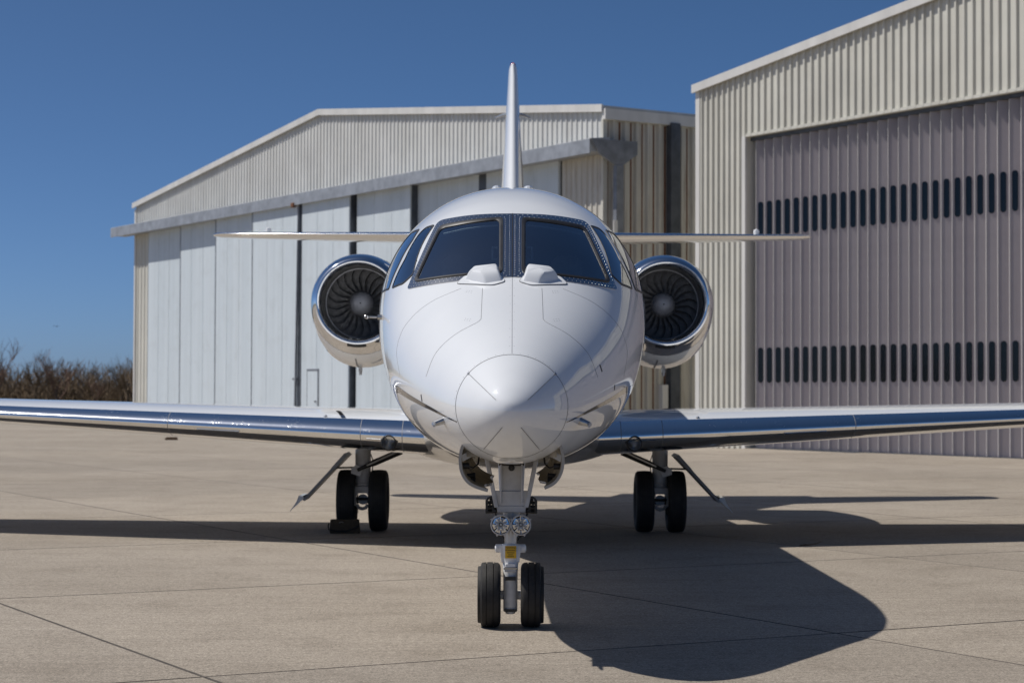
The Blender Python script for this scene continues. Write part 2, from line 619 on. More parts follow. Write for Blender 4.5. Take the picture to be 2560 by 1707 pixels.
def shell(h, L, D):
    rl = roofline(L)
    # roof: two sheets with real thickness, slightly oversailing
    for (a, b) in ((-0.12, L / 2), (L / 2, L + 0.12)):
        mb = MB()
        za, zb_ = rl(a) + 0.05, rl(b) + 0.05
        mb.prism([(a, -0.10, za), (b, -0.10, zb_), (b, -0.10, zb_ + 0.12), (a, -0.10, za + 0.12)], (0, D + 0.2, 0))
        mb.build('roof', 'roofing', h, smooth=0, recalc=True)
        mb = MB()
        mb.prism([(a, -0.16, za - 0.08), (b, -0.16, zb_ - 0.08), (b, -0.16, zb_ + 0.15), (a, -0.16, za + 0.15)], (0, 0.058, 0))
        mb.build('verge_trim', 'trim', h, smooth=0, recalc=True)


# ---- left hangar (far): gable with sliding white doors under a steel canopy
L1 = 37.2
P0 = Vector((2.71, 59.3, -0.02)) - EV * L1
hl = thing('hangar', P0, 'cream metal hangar with tall white sliding doors behind the jet', 'hangar', HANG)
rl = roofline(L1)
front = lambda x, d, z: (x, -d, z)
clad(hl, 0.0, L1, 8.9, lambda u: rl(u) + 0.02, front, 'clad_far', name='gable_panel')
clad(hl, 0.0, 1.57, 0, 8.9, front, 'clad', name='wall_panel')
DE = 34.98
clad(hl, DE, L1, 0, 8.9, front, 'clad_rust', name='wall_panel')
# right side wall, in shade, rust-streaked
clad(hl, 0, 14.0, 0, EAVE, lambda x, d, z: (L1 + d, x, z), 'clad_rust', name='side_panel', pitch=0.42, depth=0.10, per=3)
for k in range(33):
    yy = 0.13 + k * 14.0 / 33
    zt_ = EAVE - 0.28 - random.random() * 0.02
    zb_s = random.choice((0.05, 0.05, random.uniform(1, 6)))
    MB().box((L1 + 0.001, yy - 0.005, zb_s), (L1 + 0.008, yy + random.uniform(.03, .06), zt_)).build('rusty_lap', 'rust', hl, smooth=0)
mb = MB()
mb.add([(L1 - .02, 14, 0), (L1 - .02, 40, 0), (L1 - .02, 40, EAVE), (L1 - .02, 14, EAVE)], [(0, 1, 2, 3)])
mb.add([(0, 0.0, 0), (0, 40, 0), (0, 40, EAVE), (0, 0.0, EAVE)], [(3, 2, 1, 0)])
mb.add([(0, 40, 0), (L1, 40, 0), (L1, 40, EAVE), (L1 / 2, 40, RIDGE), (0, 40, EAVE)], [(0, 1, 2, 3, 4)])
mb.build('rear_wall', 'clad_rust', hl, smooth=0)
shell(hl, L1, 40)
# black sheet behind the doors paints in the unlit inside
MB().box((1.5, 0.25, 0), (DE + 0.1, 0.33, 8.9)).build('dark_inside_sheet', 'black', hl, smooth=0)
# gutter along the side eave and fittings
MB().prism([(L1 + 0.06, -0.1, EAVE - 0.26), (L1 + 0.24, -0.1, EAVE - 0.26), (L1 + 0.24, -0.1, EAVE + 0.06), (L1 + 0.06, -0.1, EAVE + 0.06)], (0, 14.2, 0)).build('gutter', 'trim', hl, smooth=0, recalc=True)
MB().box((L1 - 0.03, -0.06, 0), (L1 + 0.065, 0.10, EAVE)).build('corner_trim', 'clad', hl, smooth=0)
MB().box((-0.05, -0.06, 0), (0.10, 0.0, EAVE - 0.1)).build('corner_trim', 'trim', hl, smooth=0)
# canopy beam over the door tracks
cz0, cz1, cp = 8.56, 8.98, 0.78
mb = MB()
mb.prism([(-1.15, -cp, cz0), (-1.15, -cp, cz1), (-1.15, -cp + 0.03, cz1 + 0.02), (-1.15, -0.036, cz1 + 0.10), (-1.15, -0.036, cz0 + 0.06),
          (-1.15, -cp + 0.05, cz0 + 0.06), (-1.15, -cp + 0.05, cz0)], (L1 + 1.55, 0, 0))
mb.build('canopy_beam', 'canopy', hl, smooth=0, recalc=True)
mb = MB()   # bracket plate at the canopy's near end
mb.prism([(L1 + 0.402, -cp, cz1), (L1 + 0.402, 0.9, cz1 + 0.02), (L1 + 0.402, 0.9, cz0 + 0.05), (L1 + 0.402, 0.35, cz0 - 0.32), (L1 + 0.402, 0.12, cz0 - 0.32), (L1 + 0.402, -cp + 0.3, cz0)], (0.09, 0, 0))
mb.build('canopy_bracket', 'grey_post', hl, smooth=0, recalc=True)
MB().box((L1 + 0.36, 0.10, 0), (L1 + 0.54, 0.36, cz0 - 0.31)).build('canopy_post', 'grey_post', hl, smooth=0, bevel=0.01)
MB().box((L1 + 0.541, -0.02, 0.5), (L1 + 0.575, 0.12, 6.6)).build('white_conduit', 'trim', hl, smooth=0)
MB().box((L1 + 0.06, 2.30, 0), (L1 + 0.30, 2.66, EAVE - 0.2)).build('side_column', 'post', hl, smooth=0, bevel=0.01)
MB().box((L1 + 0.06, 2.00, 0.4), (L1 + 0.28, 2.22, 1.75)).build('meter_box', 'trim', hl, smooth=0, bevel=0.01)
# sliding door panels on staggered tracks, with dark strips painting in the shade where they part
leaves = [(1.72, 5.29, -.08), (5.72, 9.39, -.24), (9.84, 13.36, -.42), (13.75, 17.90, -.58), (18.20, 22.01, -.58),
          (22.23, 26.13, -.38), (26.15, 30.21, -.10), (30.68, 34.92, -.10)]
for k, (a, b, v) in enumerate(leaves):
    # the back leaf runs on behind the next one, as sliding leaves do
    b2 = min(b + (0.45 if k < 3 else 0.0), 34.95)
    o = MB().box((a, v, 0.06), (b2, v + 0.10, 8.72)).build('sliding_door_panel', 'door', hl, smooth=0, bevel=0.008)
    if 0 < k < 4:
        MB().box((a, v - 0.012, 0.07), (a + 0.07, v - 0.0005, 8.71)).build('edge_strip', 'grey_post', o, smooth=0)  # dark strip along the left edge of the leaf
    if k >= 3 and k < 7:
        x1 = leaves[k + 1][0]
        v1 = leaves[k + 1][2]
        MB().box((b + 0.004, v1 + 0.004, 0.03), (max(x1 + 0.40, b + 0.45), max(v1 + 0.28, 0.16), 8.74)).build('gap_shade', 'post', hl, smooth=0) if x1 - b > 0.25 else \
            MB().box((b + 0.004, v + 0.06, 0.03), (b + 0.05, v1 + 0.30, 8.74)).build('gap_shade', 'post', hl, smooth=0)
    for q in (1 / 3, 2 / 3):
        x = a + (b - a) * q
        MB().box((x - 0.012, v - 0.008, 0.1), (x + 0.012, v - 0.0005, 8.70)).build('cover_strip', 'door', o, smooth=0)
    MB().box((a + 0.08, v - 0.006, 0.10), (b - 0.06, v - 0.0005, 0.34)).build('kick_plate', 'canopy', o, smooth=0)
MB().box((1.57, -0.62, -0.005), (DE, 0.2, 0.055)).build('door_track', 'post', hl, smooth=0)
a, b, v = 18.78, 19.61, -.58
pd = MB().box((a, v - 0.03, 0.18), (b, v - 0.007, 2.27)).build('wicket_door', 'door', hl, smooth=0, bevel=0.006)
MB().box((a - 0.06, v - 0.024, 0.15), (a - 0.002, v - 0.001, 2.34)).build('frame_strip', 'grey_post', pd, smooth=0)
MB().box((b + 0.002, v - 0.024, 0.15), (b + 0.06, v - 0.001, 2.34)).build('frame_strip', 'grey_post', pd, smooth=0)
MB().box((a - 0.06, v - 0.024, 2.275), (b + 0.06, v - 0.001, 2.36)).build('frame_strip', 'grey_post', pd, smooth=0)
MB().cyl((b - 0.12, v - 0.08, 1.15), (b - 0.12, v - 0.03, 1.15), 0.03, n=10).build('handle', 'gear_dark', pd)
x = 17.80
MB().cyl((x, -0.64, 0.1), (x + 0.22, -0.64, 8.5), 0.045, n=10).build('lock_rod', 'grey_post', hl)
MB().box((x - 0.25, -0.76, 0.04), (x + 0.05, -0.60, 0.30)).build('rod_foot', 'rust', hl, bevel=0.03)
MB().box((x - 0.12, -0.70, 1.95), (x + 0.16, -0.60, 2.03)).build('rod_guide', 'grey_post', hl, bevel=0.01)
MB().box((x - 0.12, -cp - 0.05, cz0 - 0.08), (x + 0.12, -cp + 0.1, cz0 + 0.10)).build('rod_bracket', 'rust', hl, bevel=0.03)

# ---- right hangar (near): gable over a folding door with slot windows
L2 = 37.2
Q0 = Vector((5.18, 55.4, -0.02))
hr = thing('hangar', Q0, 'cream metal hangar with grey folding door of slot windows, on the right', 'hangar', HANG)
J0, J1, DZ = 2.13, 34.8, 8.42
clad(hr, 0.0, J0, 0, lambda u: roofline(L2)(u) + 0.02, front, 'clad', name='wall_panel', per=3, depth=0.055)
clad(hr, J0, J1, DZ, lambda u: roofline(L2)(u) + 0.02, front, 'clad', name='header_panel', depth=0.055)
clad(hr, J1, L2, 0, lambda u: roofline(L2)(u) + 0.02, front, 'clad', name='wall_panel', per=3, depth=0.055)
shell(hr, L2, 40)
mb = MB()
mb.add([(0, 0.0, 0), (0, 40, 0), (0, 40, EAVE), (0, 0.0, EAVE)], [(3, 2, 1, 0)])
mb.add([(L2, 0.0, 0), (L2, 40, 0), (L2, 40, EAVE), (L2, 0.0, EAVE)], [(0, 1, 2, 3)])
mb.add([(0, 40, 0), (L2, 40, 0), (L2, 40, EAVE), (L2 / 2, 40, RIDGE), (0, 40, EAVE)], [(0, 1, 2, 3, 4)])
mb.build('rear_wall', 'clad', hr, smooth=0)
MB().box((-0.05, -0.065, 0), (0.13, 0.05, EAVE + 0.02)).build('corner_trim', 'trim', hr, smooth=0)
MB().box((J0 - 0.14, -0.065, 0), (J0 + 0.004, -0.005, DZ)).build('corner_trim', 'trim', hr, smooth=0)
MB().box((J0 - 0.10, -0.003, 0), (J0 + 0.006, 0.75, DZ)).build('door_jamb', 'clad', hr, smooth=0)
MB().box((J1, -0.003, 0), (J1 + 0.1, 0.75, DZ)).build('door_jamb', 'clad', hr, smooth=0)
MB().box((J0 + 0.008, -0.05, DZ - 0.02), (J1 - 0.01, 0.75, DZ + 0.06)).build('door_soffit', 'clad', hr, smooth=0)
MB().box((J0, 0.62, 0), (J1, 0.70, DZ - 0.025)).build('dark_inside_sheet', 'black', hr, smooth=0)  # black sheet stands in for the darkness inside the hangar
# folding leaves: one V-fold = two faces at 45 degrees
pitch = 0.366
fw = pitch / 2
lf = MB()
y0 = 0.15
fd = fw * 0.90
prof = [(0.0, y0 + fd), (fw, y0), (pitch, y0 + fd)]
prof2 = [(0.0, y0 + fd + 0.03), (fw, y0 + 0.03), (pitch, y0 + fd + 0.03)]
ztop, zbot = DZ - 0.10, 0.04
P = [[(x, y, zbot), (x, y, ztop)] for x, y in prof]
lf.grid(P)
lf.grid([[(x, y, zbot), (x, y, ztop)] for x, y in prof2], flip=True)
leaf_me = lf.mesh('door_leaf', 'leaf', 0)
hinge_me = MB().cyl((0, 0, zbot + 0.05), (0, 0, ztop - 0.03), 0.009, n=8).mesh('sunlit_hinge_rod', 'trim', 30)  # pale rod paints the sunlit edge onto each fold


def slot_mesh():
    """stadium window on the face turned to the near side: rubber rim around a sunk dark pane"""
    mb = MB()
    ctr = Vector((fw * 1.5, y0 + fd * 0.5, 0))
    tx = Vector((fw, fd, 0)).normalized()
    nn = Vector((fd, -fw, 0)).normalized()
    hw, hh = 0.062, 0.465

    def ring(k, off):
        pts = []
        for i in range(20):
            a = math.pi * i / 9.0 if i < 10 else math.pi * (i - 1) / 9.0 - math.pi / 9 * 0
        out = []
        for i in range(9):
            a = math.pi * i / 8
            out.append((math.cos(a) * hw * k, (hh - hw) + math.sin(a) * hw * k))
        for i in range(9):
            a = math.pi + math.pi * i / 8
            out.append((math.cos(a) * hw * k, -(hh - hw) + math.sin(a) * hw * k))
        return [ctr + tx * x + nn * off + Vector((0, 0, z)) for x, z in out]
    r0, r1, r2, r3 = ring(1.14, 0.0005), ring(1.10, 0.010), ring(1.0, 0.010), ring(0.98, 0.003)
    mb.grid([r0, r1, r2, r3], False, True, 1)
    mb.add(r3, [tuple(range(len(r3)))], 0)
    return mb


sm = slot_mesh()
import bmesh
slot_me = sm.mesh('slot_window', ['slot_glass', 'slot_rim'], 35)
bm = bmesh.new(); bm.from_mesh(slot_me); bmesh.ops.recalc_face_normals(bm, faces=bm.faces); bm.to_mesh(slot_me); bm.free()
nleaf = int((J1 - J0 - 0.1) / pitch)
for k in range(nleaf):
    u = J0 + 0.03 + k * pitch
    if k > 52:
        break
    lo = link('door_leaf', leaf_me, hr)
    lo.location = (u, 0, 0)
    hg = link('sunlit_hinge_rod', hinge_me, lo)
    hg.location = (fw, y0 - 0.004, 0)
    for z in (6.17, 2.25):
        w = link('slot_window', slot_me, lo)
        w.location = (0, 0, z)
rest = MB()
for k in range(53, nleaf):
    u = J0 + 0.03 + k * pitch
    rest.grid([[(x + u, y, zbot), (x + u, y, ztop)] for x, y in prof])
ro = rest.build('door_leaf', 'leaf', hr, smooth=0)
ro['kind'] = 'stuff'
MB().box((J0 + 0.008, 0.12, -0.005), (J1, 0.44, 0.036)).build('door_track', 'post', hr, smooth=0)
MB().box((J0 + 0.008, 0.12, DZ - 0.12), (J1, 0.50, DZ - 0.022)).build('door_head_track', 'post', hr, smooth=0)

# ================================================================== THE JET
jet = thing('business_jet', (0, 12.33, 0), 'white twin engine business jet parked nose on, on the concrete', 'airplane', world_parts=True)

ZT = pchip([10.1, 10.103, 10.115, 10.14, 10.18, 10.25, 10.34, 10.43, 10.6, 10.8, 11.0, 11.25, 11.5, 11.75, 12.0, 12.3, 12.6, 13, 13.4, 14, 14.6, 15, 23, 26, 29],
           [1.34, 1.365, 1.393, 1.425, 1.465, 1.518, 1.58, 1.63, 1.708, 1.79, 1.872, 1.98, 2.091, 2.235, 2.385, 2.541, 2.66, 2.760, 2.818, 2.872, 2.895, 2.9, 2.9, 2.87, 2.72])
ZB = pchip([10.1, 10.103, 10.115, 10.14, 10.18, 10.25, 10.34, 10.43, 10.6, 10.9, 11.4, 12, 22.0, 25, 29],
           [1.34, 1.315, 1.285, 1.25, 1.213, 1.168, 1.123, 1.09, 1.055, 1.03, 1.015, 1.01, 1.01, 1.4, 2.38])
WW = pchip([10.1, 10.103, 10.115, 10.14, 10.18, 10.25, 10.34, 10.43, 10.6, 10.8, 11.0, 11.4, 11.8, 12.2, 12.6, 13, 13.4, 14, 14.6, 21.5, 25, 29],
           [0.0005, .027, .06, .098, .14, .19, .245, .292, .362, .43, .50, .625, .72, .787, .834, .870, .897, .927, .94, .94, .66, .16])
ZC = pchip([10.1, 10.43, 10.8, 11.4, 12, 12.6, 13.4, 14.3, 22, 29], [1.34, 1.36, 1.41, 1.54, 1.70, 1.83, 1.92, 1.955, 1.955, 2.55])
NN = pchip([10.1, 10.43, 11.2, 12, 13, 14.5, 29], [2, 2, 2.12, 2.2, 2.1, 2, 2])


def sec(Y, n=160):
    w, zt, zb, zc, e = WW(Y), ZT(Y), ZB(Y), ZC(Y), NN(Y)
    out = []
    for i in range(n):
        a = 2 * math.pi * i / n
        cx, sz = math.cos(a), math.sin(a)
        hh = (zt - zc) if sz >= 0 else (zc - zb)
        out.append((w * math.copysign(abs(cx) ** (2 / e), cx), Y, zc + hh * math.copysign(abs(sz) ** (2 / e), sz)))
    return out


def G(x, z, Y):
    w = max(WW(Y), 1e-5)
    zc = ZC(Y)
    hh = max((ZT(Y) - zc) if z > zc else (zc - ZB(Y)), 1e-5)
    e = NN(Y)
    return abs(x / w) ** e + abs((z - zc) / hh) ** e - 1


def nrm(x, Y, z):
    h = 0.004
    v = Vector(((G(x + h, z, Y) - G(x - h, z, Y)), (G(x, z, Y + h) - G(x, z, Y - h)), (G(x, z + h, Y) - G(x, z - h, Y))))
    return v.normalized()


def pf(x, z, off=0.0):
    """front projection on the nose: find the station where (x, z) meets the skin"""
    a, b = 10.1, 14.5
    for _ in range(40):
        c = (a + b) / 2
        if G(x, z, c) > 0:
            a = c
        else:
            b = c
    return Vector((x, b, z)) + nrm(x, b, z) * off


def ps(Y, z, sgn, off=0.0):
    """side projection: find the half breadth at station Y, height z"""
    w, zc, e = WW(Y), ZC(Y), NN(Y)
    hh = (ZT(Y) - zc) if z > zc else (zc - ZB(Y))
    x = sgn * w * max(1 - abs((z - zc) / hh) ** e, 0) ** (1 / e)
    return Vector((x, Y, z)) + nrm(x, Y, z) * off


def inside(poly, x, y):
    r = False
    n = len(poly)
    for i in range(n):
        x0, y0_ = poly[i]
        x1, y1 = poly[(i + 1) % n]
        if (y0_ > y) != (y1 > y) and x < (x1 - x0) * (y - y0_) / (y1 - y0_) + x0:
            r = not r
    return r


def rounded(corners, rad, narc=6, nedge=10):
    """closed outline with rounded corners; equal counts for equal corner counts"""
    n = len(corners)
    out = []
    C = [Vector((*c, 0)) for c in corners]
    for i in range(n):
        p, c, q = C[i - 1], C[i], C[(i + 1) % n]
        r = rad[i] if isinstance(rad, (list, tuple)) else rad
        d1, d2 = (p - c), (q - c)
        a, b = c + d1.normalized() * min(r, d1.length * .45), c + d2.normalized() * min(r, d2.length * .45)
        for k in range(narc + 1):
            t = k / narc
            out.append(a * (1 - t) ** 2 + c * 2 * t * (1 - t) + b * t * t)
        r2 = rad[(i + 1) % n] if isinstance(rad, (list, tuple)) else rad
        nb = q + (c - q).normalized() * min(r2, d2.length * .45)
        for k in range(1, nedge):
            out.append(b.lerp(nb, k / nedge))
    return [(v.x, v.y) for v in out]


# -- outlines on the nose (front view metres)
pane_R = [(0.075, 2.497), (0.255, 2.480), (0.443, 2.452), (0.572, 2.100), (0.313, 2.121), (0.071, 2.140)]
frame_R = [(0.0, 2.538), (0.23, 2.536), (0.468, 2.513), (0.628, 2.048), (0.310, 2.082), (0.0, 2.101)]
pane_o = rounded(pane_R, [.03, .2, .03, .03, .2, .03])
frame_o = rounded(frame_R, [.001, .2, .045, .02, .2, .001])
hole_o = [tuple(np.array(a) * .55 + np.array(b) * .45) for a, b in zip(pane_o, frame_o)]
side1 = [(11.975, 2.140), (12.02, 2.090), (12.255, 2.074), (12.345, 2.257), (12.565, 2.438), (12.58, 2.474), (12.48, 2.484)]
side2 = [(12.365, 2.075), (12.415, 2.22), (12.56, 2.39), (12.72, 2.475), (12.98, 2.475), (13.05, 2.36), (13.05, 2.15), (12.99, 2.085)]
side1_o = rounded(side1, .03, 4, 6)
side2_o = rounded(side2, .03, 4, 6)


def scale_poly(p, k, d=None):
    cx = sum(a for a, b in p) / len(p)
    cy = sum(b for a, b in p) / len(p)
    return [(cx + (a - cx) * k, cy + (b - cy) * k) for a, b in p]


# -- fuselage skin
st = list(np.linspace(10.438, 11.4, 34)) + list(np.linspace(11.42, 13.1, 90)) + list(np.linspace(13.2, 16, 18)) + list(np.linspace(16.5, 29.0, 30))
NT = 200
rows = [sec(Y, NT) for Y in st]
mb = MB()
mb.v = [p for r in rows for p in r]
for i in range(len(st) - 1):
    for j in range(NT):
        q = (i * NT + j, (i + 1) * NT + j, (i + 1) * NT + (j + 1) % NT, i * NT + (j + 1) % NT)
        cx = sum(mb.v[k][0] for k in q) / 4
        cy = sum(mb.v[k][1] for k in q) / 4
        cz = sum(mb.v[k][2] for k in q) / 4
        if 11.4 < cy < 12.65 and cz > 1.98 and inside(hole_o, abs(cx), cz):
            continue
        if cz > 2.0 and (inside(scale_poly(side1_o, .97), cy, cz) or inside(scale_poly(side2_o, .97), cy, cz)):
            continue
        if 10.62 < cy < 12.5 and abs(cx) < 0.235 and cz < 1.3:
            continue
        mb.f.append(q)
        mb.m.append(0)
mb.f.append(tuple((len(st) - 1) * NT + j for j in range(NT)))
mb.m.append(0)
fus = mb.build('fuselage', 'paint', jet, smooth=50)

# -- radome
st2 = [10.1, 10.1006, 10.1015, 10.103, 10.106, 10.11, 10.116, 10.124, 10.134, 10.147, 10.163] + list(np.linspace(10.18, 10.432, 20))
mb = MB()
mb.grid([sec(Y, 96) for Y in st2], False, True, flip=True)
radome = mb.build('radome', 'paint', jet, smooth=60)
mb = MB()
ring = []
for Y, o in ((10.424, -.004), (10.4305, -.0012), (10.4395, -.0012), (10.446, -.004)):
    ring.append([Vector(p) + nrm(p[0], p[1], p[2]) * o for p in sec(Y, 96)])
mb.grid(ring, False, True, flip=True)
mb.build('radome_seam', 'seam', radome)


def strip(pts, w, off, name, mat, parent, taper=None):
    """thin strip lying on the skin through the given skin points"""
    mb = MB()
    P = []
    pts = [Vector(p) for p in pts]
    for i, p in enumerate(pts):
        t = (pts[min(i + 1, len(pts) - 1)] - pts[max(i - 1, 0)]).normalized()
        n = nrm(*p)
        s_ = t.cross(n).normalized()
        ww = w if taper is None else w * taper(i / (len(pts) - 1))
        P.append([p - s_ * ww / 2 - n * 0.002, p - s_ * ww / 2 + n * off, p + s_ * ww / 2 + n * off, p + s_ * ww / 2 - n * 0.002])
    mb.grid(P)
    return mb.build(name, mat, parent, recalc=True)


def fline(a, b, n=14):
    return [pf(a[0] + (b[0] - a[0]) * i / n, a[1] + (b[1] - a[1]) * i / n) for i in range(n + 1)]


def fpath(cs, n=8):
    xs = list(range(len(cs)))
    fx, fz = pchip(xs, [c[0] for c in cs]), pchip(xs, [c[1] for c in cs])
    return [pf(fx(i / n), fz(i / n)) for i in range(n * (len(cs) - 1) + 1)]


for s_ in (-1, 1):
    strip(fline((s_ * .225, 1.530), (s_ * .08, 1.395)), .003, .002, 'lightning_strip', 'seam', radome)
    strip(fline((s_ * .047, 1.257), (s_ * .145, 1.139)), .003, .002, 'lightning_strip', 'seam', radome)
    MB().cyl(pf(s_ * .227, 1.532), pf(s_ * .227, 1.532, .004), .008, n=10).build('strip_screw', 'steel', radome)

# -- windshield: polished frame, black gaskets, panes, rivets


def face_out(o):
    """turn an open patch so that its normals leave the fuselage"""
    me = o.data
    d = 0.0
    for p in me.polygons:
        d += p.normal.dot(nrm(*p.center)) * p.area
    if d < 0:
        me.flip_normals()
    return o


def layers(poly_a, poly_b, ks, offs, proj):
    return [[proj(a[0] + (b[0] - a[0]) * k, a[1] + (b[1] - a[1]) * k, o) for a, b in zip(poly_a, poly_b)] for k, o in zip(ks, offs)]


for s_ in (-1, 1):
    pj = lambda x, z, o, s_=s_: pf(s_ * max(x, 0.0022), z, o)
    mb = MB()
    mb.grid(layers(frame_o, pane_o, (0, 0, .3, .6, .9), (-.002, .004, .0045, .0045, .0045), pj), False, True)
    fr = face_out(mb.build('windshield_frame', 'frame_metal', fus, recalc=True))
    mb = MB()
    mb.grid(layers(frame_o, pane_o, (.74, .77, .97, 1.08, 1.08), (.003, .010, .010, .004, -.004), pj), False, True)
    mb.build('window_gasket', 'seal', fus, recalc=True)
    # pane: fan of rings closing to the centre
    cx = sum(a for a, b in pane_o) / len(pane_o)
    cz = sum(b for a, b in pane_o) / len(pane_o)
    rings = [[pj(cx + (a - cx) * k, cz + (b - cz) * k, .0) for a, b in pane_o] for k in (1.05, .9, .75, .6, .45, .3, .15, .04)]
    mb = MB()
    mb.grid(rings, False, True)
    nr = len(rings[-1])
    mb.f.append(tuple(len(mb.v) - nr + i for i in range(nr)))
    mb.m.append(0)
    face_out(mb.build('windshield_pane', 'glass', fus, recalc=True))
    # rivets, two rows along the frame
    mb = MB()
    for k, stp in ((.22, .030), (.58, .030)):
        loop = [pj(a[0] + (b[0] - a[0]) * k, a[1] + (b[1] - a[1]) * k, .0044) for a, b in zip(frame_o, pane_o)]
        loop.append(loop[0])
        acc = 0.0
        for p, q in zip(loop[:-1], loop[1:]):
            d = (q - p).length
            while acc < d:
                c = p.lerp(q, acc / d)
                n = nrm(c.x, c.y, c.z)
                mb.cyl(c - n * .001, c + n * .0014, .0032, .0022, n=6)
                acc += stp
            acc -= d
    rv = mb.build('rivets', 'rivet', fus)
    rv['kind'] = 'stuff'
    # side windows
    for nm, po in (('side_window', side1_o), ('side_window', side2_o)):
        sj = lambda y, z, o, s_=s_: ps(y, z, s_, o)
        inner = scale_poly(po, .95)
        cy = sum(a for a, b in inner) / len(inner)
        cz = sum(b for a, b in inner) / len(inner)
        mb = MB()
        mb.grid([[sj(cy + (a - cy) * k, cz + (b - cz) * k, .001) for a, b in inner] for k in (1.02, .8, .6, .4, .2, .02)], False, True)
        w = face_out(mb.build(nm, 'glass', fus, recalc=True))
        mb = MB()
        mb.grid(layers(po, inner, (-.5, -.4, .7, .9), (.0, .004, .004, -.004), sj), False, True)
        mb.build('window_seal', 'seal', fus, recalc=True)
    # cabin windows further aft
    for k in range(7):
        yc = 15.6 + k * 0.92
        mb = MB()
        el = [(math.cos(a) * .15, math.sin(a) * .21) for a in [2 * math.pi * i / 28 for i in range(28)]]
        mb.grid([[ps(yc + a * q, 2.16 + b * q, s_, .003) for a, b in el] for q in (1, .7, .4, .02)], False, True)
        mb.build('cabin_window', 'cabin_glass', fus, recalc=True)

# centre post cover strip
strip([pf(0, 2.101 + (2.538 - 2.101) * i / 14) for i in range(15)], .006, .006, 'centre_post_seam', 'seal', fus)

# -- seams on the nose skin
strip(fline((0.0, 2.095), (0.0, 1.64), 24), .0022, .001, 'panel_seam', 'seam', fus)
for s_ in (-1, 1):
    strip(fpath([(s_ * .170, 2.032), (s_ * .171, 1.94), (s_ * .171, 1.845), (s_ * .182, 1.826), (s_ * .317, 1.748), (s_ * .423, 1.642), (s_ * .472, 1.52)]), .0022, .001, 'panel_seam', 'seam', fus)
    strip(fpath([(s_ * .294, 2.034), (s_ * .47, 1.956), (s_ * .58, 1.87), (s_ * .645, 1.78), (s_ * .672, 1.67), (s_ * .645, 1.53)]), .0016, .0008, 'panel_seam', 'seam', fus)
    # black cheat line sweeping back from the radome joint
    strip([ps(10.45 + 5.0 * t, 1.279 + .165 * min(1, t * 5.0 / 1.15) ** .9 + .04 * t, s_) for t in [i / 60 for i in range(61)]],
          .055, .0012, 'black_stripe', 'stripe', fus, taper=lambda t: .10 + .9 * min(1, t * 3.2))
mb = MB()


def dot(x, z, r=.003):
    p = pf(x, z)
    n = nrm(*p)
    mb.cyl(p - n * .001, p + n * .0006, r, r * .8, n=6)


for s_ in (-1, 1):
    for (cx, cz) in ((.235, 2.005), (.235, 1.83)):
        for i in range(3):
            for j in range(2):
                dot(s_ * (cx + .014 * i - .004 * j), cz + .010 * j + .002 * i)
    for i in range(9):
        dot(s_ * (.012), 1.68 + .05 * i, .0022)
for i in range(44):
    a = 2 * math.pi * i / 44
    q = Vector(sec(10.452, 44)[i])
    n = nrm(*q)
    mb.cyl(q - n * .001, q + n * .0006, .0024, .002, n=6)
fs = mb.build('fasteners', 'seam', fus)
fs['kind'] = 'stuff'
# little vents and probes
for (x, z, w, h_, an) in ((-.498, 1.403, .012, .038, .25), (.493, 1.571, .014, .040, .25), (.58, 1.465, .012, .03, 0)):
    p = pf(x, z)
    n = nrm(*p)
    t1 = n.cross(Vector((0, 0, 1))).normalized()
    t2 = t1.cross(n).normalized()
    d = (t2 + t1 * an * (1 if x > 0 else 1)).normalized()
    e_ = d.cross(n).normalized()
    mb = MB()
    mb.prism([p + d * h_ / 2 + e_ * w / 2, p - d * h_ / 2 + e_ * w / 2, p - d * h_ / 2 - e_ * w / 2, p + d * h_ / 2 - e_ * w / 2], n * .002)
    mb.build('skin_vent', 'seal', fus, smooth=0, recalc=True)
for s_ in (-1, 1):
    p = pf(s_ * .366, 1.283)
    n = nrm(*p)
    mb = MB()
    mb.cyl(p - n * .01, p + n * .055, .022, .014, n=12)
    tip = p + n * .055
    mb.tube([tip + Vector((0, .05, .0)), tip, tip + Vector((-s_ * .005, -.09, -.006)), tip + Vector((-s_ * .008, -.17, -.008))], [.012, .013, .010, .006], 10)
    mb.build('pitot_probe', 'steel', fus)
p = ps(12.50, 1.905, -1)
mb = MB()
mb.cyl(p + Vector((.01, 0, 0)), p + Vector((-.025, 0, 0)), .016, n=12)
mb.cyl(p + Vector((-.03, 0, 0)), p + Vector((-.075, -.01, 0)), .007, .008, n=12)
mb.lathe(p + Vector((-.095, -.05, 0)), (0, 1, 0), [(0, .008), (.004, .012), (.07, .012), (.076, .007)], 14)
mb.build('temperature_probe', 'steel', fus)
for s_ in (-1, 1):     # small square drain grille marks below the nose
    pass

